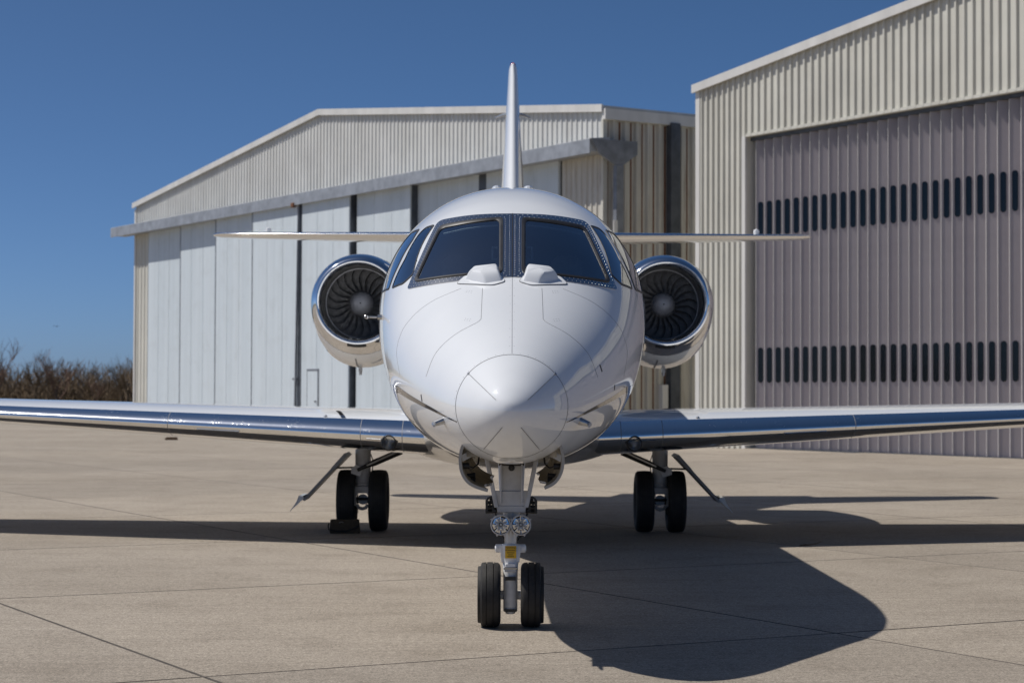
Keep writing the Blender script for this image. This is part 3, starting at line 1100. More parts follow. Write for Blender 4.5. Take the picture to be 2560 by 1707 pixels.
# -- rain removal nozzle fairings at the windshield foot
for s_ in (-1, 1):
    # base flange on the skin
    fl = rounded([(.038, 2.072), (.068, 2.110), (.275, 2.112), (.322, 2.062), (.11, 2.048)], .02, 4, 6)
    cx = sum(a for a, b in fl) / len(fl)
    cz = sum(b for a, b in fl) / len(fl)
    mb = MB()
    mb.grid([[pf(s_ * (cx + (a - cx) * k), cz + (b - cz) * k, o) for a, b in fl] for k, o in ((1.02, -.001), (1.0, .006), (.7, .007), (.02, .007))], False, True)
    noz_fl = mb.build('nozzle_flange', 'paint', fus, recalc=True)
    # hood: foot outline on skin, rising to a rounded top that faces aft to the glass
    foot = rounded([(.057, 2.072), (.073, 2.136), (.228, 2.127), (.275, 2.086), (.155, 2.055)], .010, 5, 5)
    topp = rounded([(.090, 2.138), (.095, 2.183), (.220, 2.170), (.245, 2.142), (.174, 2.128)], .010, 5, 5)
    cx = sum(a for a, b in topp) / len(topp)
    cz = sum(b for a, b in topp) / len(topp)

    def up(q, lift, dy):
        v_ = pf(s_ * q[0], min(q[1], 2.24))
        return Vector((s_ * q[0], v_.y + dy, max(v_.z, q[1])))
    A = [pf(s_ * a, b, .003) for a, b in foot]
    B = [Vector((s_ * b[0], pf(s_ * a[0], a[1]).y * .5 + 11.61 * .5 - .04, b[1])) for a, b in zip(foot, topp)]
    rows_ = []
    for k in (0, .12, .3, .5, .7, .86, .95):
        e = 1 - (1 - k) ** 1.6
        rows_.append([a.lerp(b, k) * 1.0 + Vector((0, 0, .010 * math.sin(math.pi * k))) for a, b in zip(A, B)])
    ctr = sum(B, Vector()) / len(B)
    rows_.append([b.lerp(ctr, .06) + Vector((0, 0, .001)) for b in B])
    rows_.append([b.lerp(ctr, .5) + Vector((0, .0, .004)) for b in B])
    rows_.append([b.lerp(ctr, .98) + Vector((0, .0, .004)) for b in B])
    mb = MB()
    mb.grid(rows_, False, True)
    mb.build('rain_nozzle_hood', 'paint', fus, smooth=16, recalc=True)
    mb = MB()
    mb.grid([[pf(s_ * (cx_ + (a - cx_) * k), cz_ + (b - cz_) * k, o) for a, b in fl] for cx_, cz_ in [(sum(a for a, b in fl) / len(fl), sum(b for a, b in fl) / len(fl))] for k, o in ((1.045, .0), (1.03, .004), (1.005, .004), (.98, .0))], False, True)
    mb.build('flange_seal', 'seam', fus, recalc=True)

# -- cockpit interior
mb = MB()
Pg = []
for i in range(13):
    x = -.58 + 1.16 * i / 12
    yf = pf(max(min(x, .56), -.56), 2.085).y + 0.05
    Pg.append([(x, yf, 2.06), (x, yf + .10, 2.10 - .05 * abs(x)), (x, 12.42, 2.115 - .06 * abs(x)), (x, 12.44, 2.08 - .06 * abs(x)), (x, 12.40, 1.82)])
mb.grid(Pg)
mb.build('glareshield', 'glare', fus, recalc=True)
for s_ in (-1, 1):
    mb = MB()
    x0 = s_ * .36
    sec_ = [[(x0 + .21 * math.cos(a) * k, y + .06 * math.sin(a) * k, z) for a in [2 * math.pi * i / 16 for i in range(16)]]
            for (z, k, y) in ((1.42, .9, 13.05), (1.7, 1, 13.08), (1.98, 1, 13.12), (2.10, .86, 13.14), (2.12, .5, 13.145), (2.13, .42, 13.145), (2.18, .5, 13.15), (2.30, .5, 13.15), (2.34, .3, 13.15))]
    mb.grid(sec_, False, True, flip=True)
    mb.build('pilot_seat', 'seatmat', fus)
    # grab handle beside the centre post
    xh = s_ * .088
    c0 = pf(xh, 2.325)
    c1 = pf(xh, 2.245)
    mb = MB()
    ins = Vector((s_ * .03, .05, -.02))
    mb.tube([c0 + Vector((0, .05, -.02)), c0 + ins, c0.lerp(c1, .5) + ins, c1 + ins, c1 + Vector((0, .05, -.02))], .007, 8)
    mb.build('grab_handle', 'gear_white', fus)
    # sun visor rail seen as pale line under the upper glass edge
    mb = MB()
    mb.tube([pf(s_ * x, z) + Vector((0, .03, -.015)) for x, z in ((.09, 2.475), (.18, 2.468), (.30, 2.452), (.425, 2.428))], .006, 6)
    mb.build('visor_rail', 'gear_white', fus)
    MB().box((s_ * .45 - .045, 12.02, 2.092), (s_ * .45 + .045, 12.09, 2.1)).build('checklist_card', 'trim', fus, smooth=0)
mb = MB()
mb.add([(p[0] * .985, p[1], 1.955 + (p[2] - 1.955) * .985) for p in sec(13.75, 64)], [tuple(range(64))])
mb.build('cabin_bulkhead', 'black', fus, smooth=0)

# -- belly fairing between the wings
bf = MB()
hw_f = pchip([16.3, 17.0, 17.9, 18.5, 19.2, 21.5, 23.4, 24.6], [.25, .50, .70, .82, 1.10, 1.28, .7, .2])
zb_f = pchip([16.3, 17.0, 17.9, 19, 21.5, 23.4, 24.6], [1.01, .88, .76, .715, .73, .93, 1.0])
rws = []
for Y in np.linspace(16.3, 24.6, 40):
    row = []
    for i in range(48):
        a = 2 * math.pi * i / 48
        e = 2.0
        cx, sz = math.cos(a), math.sin(a)
        zc = 1.03
        hh = .12 if sz > 0 else max(zc - zb_f(Y), .02)
        row.append((hw_f(Y) * math.copysign(abs(cx) ** (2 / e), cx), Y, zc + hh * math.copysign(abs(sz) ** (2 / e), sz)))
    rws.append(row)
bf.grid(rws, False, True, flip=True)
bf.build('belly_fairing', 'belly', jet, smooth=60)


# -- wings
def yt(x, t):
    return 5 * t * (.2969 * math.sqrt(max(x, 0)) - .126 * x - .3516 * x * x + .2843 * x ** 3 - .1036 * x ** 4)


def wing_pt(sx, X, x, side):
    c = 3.56 - (X - .9) * .27
    tk = .121 - (X - .9) / 8.55 * .03
    if X > 9.3:
        e = (X - 9.3) / .25
        c2 = c * math.sqrt(max(1 - e * e, .0)) if e < 1 else 0.02
        tk *= max(.05, math.sqrt(max(1 - e * e, 0)))
        le = (c - max(c2, .3)) * .5
        c = max(c2, .3)
    else:
        le = 0
    Y = 18.5 + (X - .9) * .363 + le + c * x
    z = 1.02 + (X - .9) * .042 + side * yt(x, tk) * c + .014 * c * 4 * x * (1 - x)
    return (sx * X, Y, z)


spans = [.55, .75, .9] + list(np.linspace(1.1, 9.3, 30)) + [9.36, 9.42, 9.48, 9.53, 9.55]
XU, XL = .062, .10
for s_ in (-1, 1):
    cont = [(XU + (1 - XU) * (i / 16) ** 1.2, 1) for i in range(17)] + [(1 - (1 - XL) * (i / 16) ** .85, -1) for i in range(1, 17)]
    mb = MB()
    mb.grid([[wing_pt(s_, X, x, sd) for x, sd in cont] for X in spans])
    wing = mb.build('wing', 'paint', jet, smooth=50, recalc=True)
    le = [((XU if q > 0 else XL) * q * q, 1 if q > 0 else -1) for q in [1 - i / 14 for i in range(29)]]
    mb = MB()
    mb.grid([[wing_pt(s_, X, x, sd) for x, sd in le] for X in spans])
    leo = mb.build('leading_edge', 'chrome', wing, smooth=60, recalc=True)
    for X in (1.02, 1.42, 3.35, 6.2):
        mb = MB()
        P = []
        for dx, o in ((-.003, 0), (-.003, .001), (.003, .001), (.003, 0)):
            row = []
            for x, sd in le:
                p = Vector(wing_pt(s_, X + dx, x, sd))
                a, b = Vector(wing_pt(s_, X, min(x + .004, .2), sd)), p
                ctr = Vector(wing_pt(s_, X, .12, 1)).lerp(Vector(wing_pt(s_, X, .12, -1)), .5)
                row.append(p + (p - ctr).normalized() * o)
            P.append(row)
        mb.grid(P)
        mb.build('leading_edge_seam', 'seam', wing, recalc=True)
    # landing light let into the leading edge
    lx, ly, lz = s_ * 1.147, 18.560, .968
    mb = MB()
    mb.lathe((lx, ly, lz), (0, 1, 0), [(.16, .074), (.03, .076), (.012, .072), (.008, .064), (.02, .060)], 28, flip=True)
    ll = mb.build('landing_light_bezel', 'seal', wing, recalc=True)
    mb = MB()
    mb.lathe((lx, ly, lz), (0, 1, 0), [(.02, .060), (.07, .050), (.11, .03), (.125, .001)], 28)
    mb.build('light_reflector', 'steel', wing, recalc=True)
    mb = MB()
    mb.lathe((lx, ly, lz), (0, 1, 0), [(.014, .064), (.004, .05), (-.003, .03), (-.006, .001)], 28)
    mb.build('light_lens', 'lens', wing, recalc=True)
    # stall strip
    xs = np.linspace(2.62, 3.05, 8)
    mb = MB()
    P = []
    for X in xs:
        p = Vector(wing_pt(s_, X, .004, -1))
        P.append([p + Vector((0, .004, .010)), p + Vector((0, -.014, -.002)), p + Vector((0, .004, -.014))])
    mb.grid(P)
    mb.build('stall_strip', 'steel', wing, recalc=True)
    xs = np.linspace(1.22, 1.36, 3)
    mb = MB()
    mb.grid([[Vector(wing_pt(s_, X, .003, -1)) + Vector((0, a, b)) for a, b in ((.002, .010), (-.008, -.001), (.004, -.010))] for X in xs])
    mb.build('stall_strip', 'steel', wing, recalc=True)
    # black band across the upper skin behind the polished edge
    if s_ < 0:
        mb = MB()
        mb.grid([[Vector(wing_pt(s_, X + (x - XU) * .9, x, 1)) + Vector((0, 0, .002)) for x in (.064, .08, .1, .13, .16)] for X in (1.575, 1.62)])
        mb.build('black_wing_band', 'stripe', wing, recalc=True)
    MB().lathe(Vector(wing_pt(s_, 1.78, .066, 1)) + Vector((0, .02, 0)), (0, 0, 1), [(-.01, .02), (.012, .018), (.02, .01), (.022, .001)], 12).build('fuel_vent_button', 'steel', wing, recalc=True)
    # flap track fairings under the wing
    for X in (2.6, 4.6, 6.8):
        p = Vector(wing_pt(s_, X, .72, -1))
        mb = MB()
        mb.lathe(p + Vector((0, -.55, .0)), (0, 1, 0), [(0, .002), (.1, .045), (.3, .075), (.6, .08), (.9, .06), (1.25, .003)], 14)
        mb.build('flap_track_fairing', 'paint', wing, recalc=True)

# -- engines
for s_ in (-1, 1):
    ex, ey, ez = s_ * 1.73, 22.3, 2.455
    E0 = Vector((ex, ey, ez))

    def P_(a, r, th):
        """point on the nacelle: a aft of the lip, radius r, angle th (pi/2 = up); lower half swells aft"""
        k = max(0.0, min(1.0, (a - .10) / .9))
        k = k * k * (3 - 2 * k)
        dn = max(0.0, -math.sin(th))
        out_ = max(0.0, math.cos(th) * s_)
        rr = r + .15 * k * dn ** 1.4 + .012 * k * out_
        return Vector((ex + rr * math.cos(th), ey + a - .06 * (math.sin(th)) * (1 - min(1, abs(a) * 2)) * 0, ez + rr * math.sin(th)))
    TH = [2 * math.pi * i / 72 for i in range(72)]
    prof = [(.34, .5585), (.6, .572), (1.0, .575), (1.5, .56), (2.1, .50), (2.6, .40), (2.75, .355), (2.74, .33), (2.3, .33)]
    mb = MB()
    mb.grid([[P_(a, r, t) for t in TH] for a, r in prof], False, True)
    cowl = mb.build('engine_cowl', 'paint', jet, smooth=60, recalc=True)
    lp = [(.337, .5580), (.25, .549), (.17, .537), (.10, .521), (.05, .504), (.02, .488), (.004, .472), (0.0, .460), (.005, .447), (.02, .436), (.05, .427), (.10, .420), (.16, .417)]
    mb = MB()
    mb.grid([[P_(a, r, t) for t in TH] for a, r in lp], False, True)
    mb.build('inlet_lip', 'lip', cowl, smooth=60, recalc=True)
    mb = MB()
    mb.lathe(E0, (0, 1, 0), [(.16, .4165), (.20, .405), (.30, .402), (.44, .402)], 64)
    mb.build('inlet_duct', 'duct', cowl)
    mb = MB()
    mb.lathe(E0, (0, 1, 0), [(.44, .4015), (.445, .392), (.465, .392), (.47, .4015)], 64)
    mb.build('fan_case_ring', 'spinner', cowl)
    mb = MB()
    mb.lathe(E0, (0, 1, 0), [(.47, .402), (.9, .40), (.9, .001)], 48)
    mb.build('fan_duct', 'black', cowl)
    # fan blades
    bl = MB()
    NR = 9
    FR, BK = [], []
    for i in range(NR):
        t = i / (NR - 1)
        r = .115 + (.396 - .115) * t
        stag = R(28 + 34 * t)
        ch = .085 + .035 * t
        curve = .22 * math.sin(math.pi * t * .9) * (1) - .10 * t
        rowf, rowb = [], []
        for j in range(4):
            q = j / 3
            da = (curve + (q - .5) * ch * math.sin(stag) / r)
            a = .50 + q * ch * math.cos(stag) + .02 * math.sin(math.pi * t)
            cam_ = .010 * math.sin(math.pi * q)
            rowf.append((r * math.cos(da + cam_), a, r * math.sin(da + cam_)))
            rowb.append((r * math.cos(da + cam_ + .012), a + .004, r * math.sin(da + cam_ + .012)))
        FR.append(rowf)
        BK.append(rowb)
    bl.grid(FR)
    bl.grid(BK, flip=True)
    for j in (0, 3):
        bl.grid([[FR[i][j], BK[i][j]] for i in range(NR)])
    bme = bl.mesh('fan_blade', 'fan', 40)
    for k in range(22):
        o = link('fan_blade', bme, cowl)
        o.location = E0
        o.rotation_euler = (0, 2 * math.pi * k / 22 + .05, 0)
    mb = MB()
    mb.lathe(E0, (0, 1, 0), [(.37, .001), (.372, .03), (.385, .065), (.42, .10), (.47, .125), (.54, .14), (.62, .145)], 40)
    mb.build('spinner', 'spinner', cowl, recalc=True, smooth=60)
    MB().cyl(E0 + Vector((0, .366, 0)), E0 + Vector((0, .380, 0)), .009, n=10).build('spinner_cap', 'black', cowl)
    # anti-ice exhaust slot in the lower lip
    mb = MB()
    a0, a1 = R(-93 - 11), R(-93 + 14)
    aa = [a0 + (a1 - a0) * i / 16 for i in range(17)]
    rr = [(.0, .470), (-.0035, .463), (-.004, .455), (-.002, .446)]
    rows_ = []
    for a, r in [(.062, .5115), (.042, .5035), (.026, .4955), (.013, .4875)]:
        rows_.append([P_(a, r, t) for t in aa])
    mb.grid(rows_)
    mb.build('anti_ice_slot', 'black', cowl, recalc=True)
    # drain mast and seam under the cowl
    b0 = P_(1.1, .575, R(-90 - s_ * -4))
    mb = MB()
    mb.prism([b0 + Vector((-.018, -.06, .03)), b0 + Vector((.018, -.06, .03)), b0 + Vector((.018, .08, .03)), b0 + Vector((-.018, .08, .03))], (0, .02, -.075))
    mb.cyl(b0 + Vector((0, .03, -.04)), b0 + Vector((0, .035, -.085)), .02, .016, n=10)
    mb.build('drain_mast', 'gear_paint', cowl, recalc=True)
    mb = MB()
    rows_ = []
    for a in (.348, .354):
        rows_.append([P_(a, .5615, t) for t in TH])
    mb.grid(rows_, False, True)
    mb.build('cowl_seam', 'seam', cowl)
    mb = MB()
    mb.grid([[P_(a, .574 - .0 + (.002), t) for a in np.linspace(.5, 1.5, 8)] for t in (R(-96), R(-95))])
    mb.build('cowl_latch_line', 'seam', cowl)
    # pylon
    mb = MB()
    py = []
    for X in (.55, 1.3):
        row = []
        for i in range(25):
            q = i / 12 - 1
            x = q * q
            row.append((s_ * X, ey + .75 + 2.1 * x, ez + .02 + math.copysign(1, q) * yt(x, .11) * 2.1))
        py.append(row)
    mb.grid(py)
    mb.build('engine_pylon', 'paint', cowl, smooth=60, recalc=True)

# -- tail fin and tailplane
mb = MB()
fin = []
for i in range(26):
    t = i / 25
    z = 2.55 + (5.99 - 2.55) * t
    lead = 22.6 + 5.2 * t
    tail = 28.3 + .65 * t
    thick = .43 - .30 * t
    row = []
    ch = tail - lead
    for k in range(41):
        q = k / 20 - 1
        x = q * q
        # blunt, long-radius section
        row.append((math.copysign(1, q) * yt(min(x, 1), thick / 1.0) * 1.0, lead + ch * x, z))
    fin.append(row)
ctr = fin[-1]
for k_, dz in ((.86, .045), (.55, .075), (.1, .085)):
    fin.append([(x * k_, 28.3 + (y - 28.3) * (1 - .25 * (1 - k_)), 5.99 + dz) for x, y, z in ctr])
mb.grid(fin)
tf = mb.build('tail_fin', 'paint', jet, smooth=60, recalc=True)
mb = MB()
mb.lathe((0, 28.2, 6.06), (0, 0, 1), [(0, .042), (.02, .044), (.05, .036), (.068, .018), (.074, .001)], 18)
mb.build('beacon', 'red', tf, recalc=True)
for s_ in (-1, 1):
    mb = MB()
    mb.tube([(s_ * .05, 27.2, 5.26), (s_ * .14, 27.35, 5.265), (s_ * .23, 27.6, 5.265)], [.028, .022, .014], 10)
    mb.build('fin_antenna', 'paint', tf)
    # low streamlined antenna fairing on the cabin roof
    pts = [(-.20, .010), (-.14, .030), (-.04, .042), (.08, .036), (.20, .008)]
    rows_ = []
    for z, k in ((2.84, 1.0), (2.915, 1.0), (2.932, .95), (2.942, .80), (2.946, .15)):
        ring_ = [(s_ * .115 + w * k, 14.62 + y * k, z) for y, w in pts] + [(s_ * .115 - w * k, 14.62 + y * k, z) for y, w in reversed(pts)]
        rows_.append(ring_)
    mb = MB()
    mb.grid(rows_, False, True)
    mb.build('roof_antenna', 'paint', fus, recalc=True)


def tail_pt(sx, X, x, side):
    c = 2.1 - X / 4.18 * 1.3
    tk = .075
    le = 25.95 + X * .5
    if X > 4.08:
        e = (X - 4.08) / .2
        k = math.sqrt(max(1 - e * e, .02))
        le += c * (1 - k) * .5
        c *= k
    return (sx * X, le + c * x, 3.50 + .041 * X + side * yt(x, tk) * c)


sp = [.03] + list(np.linspace(.3, 4.08, 12)) + [4.13, 4.18, 4.23, 4.26, 4.28]
for s_ in (-1, 1):
    cont = [(.07 + .93 * (i / 10), 1) for i in range(11)] + [(1 - .91 * (i / 10), -1) for i in range(1, 11)]
    mb = MB()
    mb.grid([[tail_pt(s_, X, x, sd) for x, sd in cont] for X in sp])
    tp = mb.build('tailplane', 'paint', jet, smooth=50, recalc=True)
    le = [((.07 if q > 0 else .09) * q * q, 1 if q > 0 else -1) for q in [1 - i / 10 for i in range(21)]]
    mb = MB()
    mb.grid([[tail_pt(s_, X, x, sd) for x, sd in le] for X in sp])
    mb.build('leading_edge', 'chrome', tp, smooth=60, recalc=True)
    q = Vector(tail_pt(s_, 3.42, .2, 1))
    mb = MB()
    mb.lathe(q, (0, 0, 1), [(-.02, .03), (.03, .042), (.06, .035), (.075, .001)], 14)
    mb.build('logo_light', 'gear_white', tp, recalc=True)


# -- tyres and wheels
def tyre(c, rad, w, name, parent, grooves=(), chine=0):
    """lathe about X: rounded carcass with cut circumferential grooves; chine = side with a deflector lip"""
    hw = w / 2
    prof = []
    rin = rad * .56
    side = [(.62, rin), (.86, rin + (rad - rin) * .18), (.99, rin + (rad - rin) * .42), (1.0, rin + (rad - rin) * .6), (.95, rin + (rad - rin) * .78), (.83, rin + (rad - rin) * .91)]
    L_ = [(-a * hw, r) for a, r in side]
    if chine == -1:
        L_[3:] = [(-1.02 * hw, rad * .78), (-1.08 * hw, rad * .845), (-1.07 * hw, rad * .865), (-.80 * hw, rad * .885), (-.78 * hw, rad * .95)]
    Rr = [(a * hw, r) for a, r in reversed(side)]
    if chine == 1:
        Rr[:3] = [(.78 * hw, rad * .95), (.80 * hw, rad * .885), (1.07 * hw, rad * .865), (1.08 * hw, rad * .845), (1.02 * hw, rad * .78)]
    crown = []
    xs = sorted([-.70, -.35, 0, .35, .70] + [g_ + d for g_ in grooves for d in (-.035, -.034, .034, .035)])
    for x in xs:
        r = rad * (1 - .035 * x * x)
        for g_ in grooves:
            if abs(x - g_) < .0345:
                r -= .008
        crown.append((x * hw, r))
    prof = L_ + crown + Rr
    mb = MB()
    mb.lathe(c, (1, 0, 0), prof, 56)
    t = mb.build(name, 'rubber', parent, smooth=38, recalc=True)
    # flat spot at the contact patch
    for v in t.data.vertices:
        if v.co.z < 0.001:
            v.co.z = 0.001
    mb = MB()
    for d in (-1, 1):
        mb.lathe(Vector(c) , (1, 0, 0), [(d * hw * .60, rin * 1.02), (d * hw * .70, rin * .98), (d * hw * .66, rin * .88), (d * hw * .40, rin * .80), (d * hw * .38, rin * .45), (d * hw * .75, rin * .40), (d * hw * .80, rin * .25), (d * hw * .80, .001)], 32)
    mb.build('wheel_rim', 'rim', parent, smooth=40, recalc=True)


# -- nose gear
NY = 12.26
ng = MB()
# lower cylinder, fork casting, towing lugs
ng.lathe((-.004, NY - .045, .085), (0, 0, 1), [(0, .001), (0, .026), (.006, .030), (.014, .030), (.015, .043), (.25, .044), (.30, .047), (.36, .054), (.40, .056), (.425, .054), (.426, .001)], 28, mi=1)
ng.prism([(-.060, NY - .075, .40), (.050, NY - .075, .40), (.062, NY - .075, .505), (-.070, NY - .075, .505)], (0, .07, 0), mi=1)
ng.cyl((-.096, NY - .045, .483), (.088, NY - .045, .483), .026, n=18, mi=1)
ng.cyl((-.100, NY - .045, .483), (.092, NY - .045, .483), .017, n=14, mi=1)
ng.cyl((-.125, NY, .195), (.118, NY, .195), .028, n=16, mi=1)
ng.cyl((-.004, NY - .03, .50), (-.004, NY - .03, .60), .037, n=20, mi=2)
ng.box((-.041, NY - .055, .515), (.033, NY - .02, .60), 2)
# bracket on the fork with bolt
ng.box((-.040, NY - .112, .345), (.032, NY - .085, .372), 0)
ng.cyl((-.046, NY - .108, .368), (.040, NY - .108, .368), .009, n=10, mi=2)
ng.box((-.036, NY - .112, .372), (.028, NY - .09, .396), 1)
# trunnion: collar, centre panel, V arms, webs
ng.lathe((0, NY, .60), (0, 0, 1), [(0, .001), (0, .050), (.11, .052), (.115, .085), (.145, .090), (.15, .001)], 28)
ng.prism([(-.085, NY - .09, .705), (.085, NY - .09, .705), (.092, NY - .09, .745), (-.092, NY - .09, .745)], (0, .18, 0))
ng.prism([(-.086, NY - .085, .744), (.086, NY - .085, .744), (.100, NY - .085, .835), (-.100, NY - .085, .835)], (0, .05, 0))
ng.box((-.066, NY - .075, .745), (.066, NY - .005, 1.03))
ng.box((-.070, NY - .098, .76), (-.058, NY - .074, 1.0))
ng.box((.058, NY - .098, .76), (.070, NY - .074, 1.0))
for s_ in (-1, 1):
    ng.prism([(s_ * .078, NY - .10, .735), (s_ * .104, NY - .10, .735), (s_ * .170, NY - .07, 1.05), (s_ * .142, NY - .07, 1.05)], (0, .05, 0))
    ng.prism([(s_ * .064, NY - .08, .742), (s_ * .102, NY - .08, .76), (s_ * .118, NY - .075, .845), (s_ * .100, NY - .075, .822), (s_ * .066, NY - .075, .822)], (0, .03, 0))
ng.cyl((-.20, NY + .02, 1.06), (.20, NY + .02, 1.06), .028, n=14)
ng.cyl((-.078, NY - .085, 1.0), (.078, NY - .085, 1.0), .012, n=12, mi=3)
ng.lathe((0, NY - .10, .975), (0, 1, 0), [(0, .001), (0, .018), (.03, .02)], 12, mi=3)
# drag brace running aft and up
ng.tube([(-.05, NY + .05, .72), (-.07, NY + .5, 1.05)], .02, 10)
ng.tube([(.05, NY + .05, .72), (.07, NY + .5, 1.05)], .02, 10)
nose_gear = ng.build('nose_gear_leg', ['gear_paint', 'gear_white', 'steel', 'gear_dark'], jet, smooth=35, recalc=True)
bv = nose_gear.modifiers.new('bevel', 'BEVEL')
bv.width = .004
bv.segments = 2
bv.limit_method = 'ANGLE'
bv.angle_limit = R(50)
tyre((-.131, NY, .1975), .198, .135, 'tyre', nose_gear, grooves=(-.28, .34), chine=-1)
tyre((.127, NY, .1975), .198, .135, 'tyre', nose_gear, grooves=(-.34, .28), chine=1)
for s_, cx in ((-1, -.064), (1, .058)):
    # steering actuator beside the collar: dark cluster of fittings
    mb = MB()
    x0 = s_ * .088
    for z, r, l in ((.708, .010, .068), (.735, .017, .062), (.765, .011, .070), (.780, .014, .045)):
        mb.cyl((x0, NY - .06, z), (x0 + s_ * l, NY - .065, z - .003), r, n=12)
    mb.box((min(x0 + s_ * .055, x0 + s_ * .07), NY - .09, .70), (max(x0 + s_ * .055, x0 + s_ * .07), NY - .04, .782))
    mb.box((min(x0 + s_ * .015, x0 + s_ * .03), NY - .085, .705), (max(x0 + s_ * .015, x0 + s_ * .03), NY - .045, .775))
    mb.tube([(x0 + s_ * .02, NY - .07, .785), (x0 + s_ * .035, NY - .08, .80), (x0 + s_ * .055, NY - .075, .79), (x0 + s_ * .065, NY - .06, .76)], .006, 8)
    for k in range(4):
        mb.cyl((x0 + s_ * (.012 + .016 * k), NY - .10, .715 + .018 * (k % 3)), (x0 + s_ * (.012 + .016 * k), NY - .06, .715 + .018 * (k % 3)), .007, n=8)
    mb.build('steering_actuator', 'gear_dark', nose_gear, recalc=True)
    # taxi light
    lc = Vector((cx, NY - .15, .632))
    mb = MB()
    mb.lathe(lc, (0, 1, 0), [(.012, .0535), (-.004, .0545), (-.008, .058), (-.004, .0625), (.03, .063), (.07, .055), (.09, .03), (.092, .001)], 36, flip=True)
    mb.cyl(lc + Vector((0, .07, 0)), (cx * .6, NY - .03, .655), .02, n=12)
    for a in (R(-70), R(-110), R(30), R(150)):
        mb.cyl(lc + Vector((.066 * math.cos(a), .0, .066 * math.sin(a))), lc + Vector((.066 * math.cos(a), .03, .066 * math.sin(a))), .006, n=8)
    tl = mb.build('taxi_light', 'gear_paint', nose_gear, recalc=True)
    mb = MB()
    mb.lathe(lc, (0, 1, 0), [(.004, .053), (.030, .030), (.046, .012)], 8)
    mb.build('light_reflector', 'mirror', nose_gear, recalc=True, smooth=0)
    MB().lathe(lc, (0, 1, 0), [(.022, .001), (.024, .005), (.030, .007), (.050, .007)], 14).build('light_bulb', 'gear_white', nose_gear, recalc=True)
    MB().lathe(lc, (0, 1, 0), [(.0005, .053), (-.004, .036), (-.006, .018), (-.0065, .001)], 36).build('light_lens', 'lens', nose_gear, recalc=True, smooth=60)
for s_ in (-1, 1):
    mb = MB()
    mb.tube([(s_ * .05, NY - .02, .64), (s_ * .085, NY - .03, .66), (s_ * .10, NY - .04, .70), (s_ * .085, NY - .05, .73)], .006, 8)
    mb.tube([(s_ * .038, NY - .02, .53), (s_ * .06, NY - .015, .56), (s_ * .062, NY - .02, .60), (s_ * .04, NY - .03, .64)], .005, 8)
    mb.build('cable', 'gear_dark', nose_gear)
# placards
MB().box((-.037, NY - .1075, .428), (.031, NY - .070, .502)).build('towing_placard', 'yellow', nose_gear, smooth=0)
MB().box((-.037, NY - .106, .293), (.030, NY - .0935, .316)).build('name_plate', 'gear_dark', nose_gear, smooth=0)
MB().box((-.040, NY - .098, .102), (.034, NY - .088, .118)).build('name_plate', 'gear_dark', nose_gear, smooth=0)


def text(body, size, loc, name, mat, parent):
    cu = bpy.data.curves.new(name, 'FONT')
    cu.body = body
    cu.size = size
    cu.align_x = 'CENTER'
    cu.extrude = .0004
    tmp = bpy.data.objects.new(name + '_tmp', cu)
    COL.objects.link(tmp)
    dg = bpy.context.evaluated_depsgraph_get()
    me = bpy.data.meshes.new_from_object(tmp.evaluated_get(dg))
    bpy.data.objects.remove(tmp)
    me.materials.clear()
    me.materials.append(M[mat])
    o = link(name, me, parent)
    o.matrix_local = Matrix.Translation(loc) @ Matrix.Rotation(R(90), 4, 'X')
    return o


text('TOWING', .0165, (-.003, NY - .1085, .4865), 'placard_text', 'ink', nose_gear)
text('WARNING', .0145, (-.003, NY - .1085, .4715), 'placard_text', 'ink', nose_gear)
for zz, hw_ in ((.4600, .024), (.4480, .015), (.4365, .020)):     # fine print too small to read
    MB().box((-.003 - hw_, NY - .1083, zz), (-.003 + hw_, NY - .1076, zz + .0035)).build('placard_fine_print', 'ink', nose_gear, smooth=0)

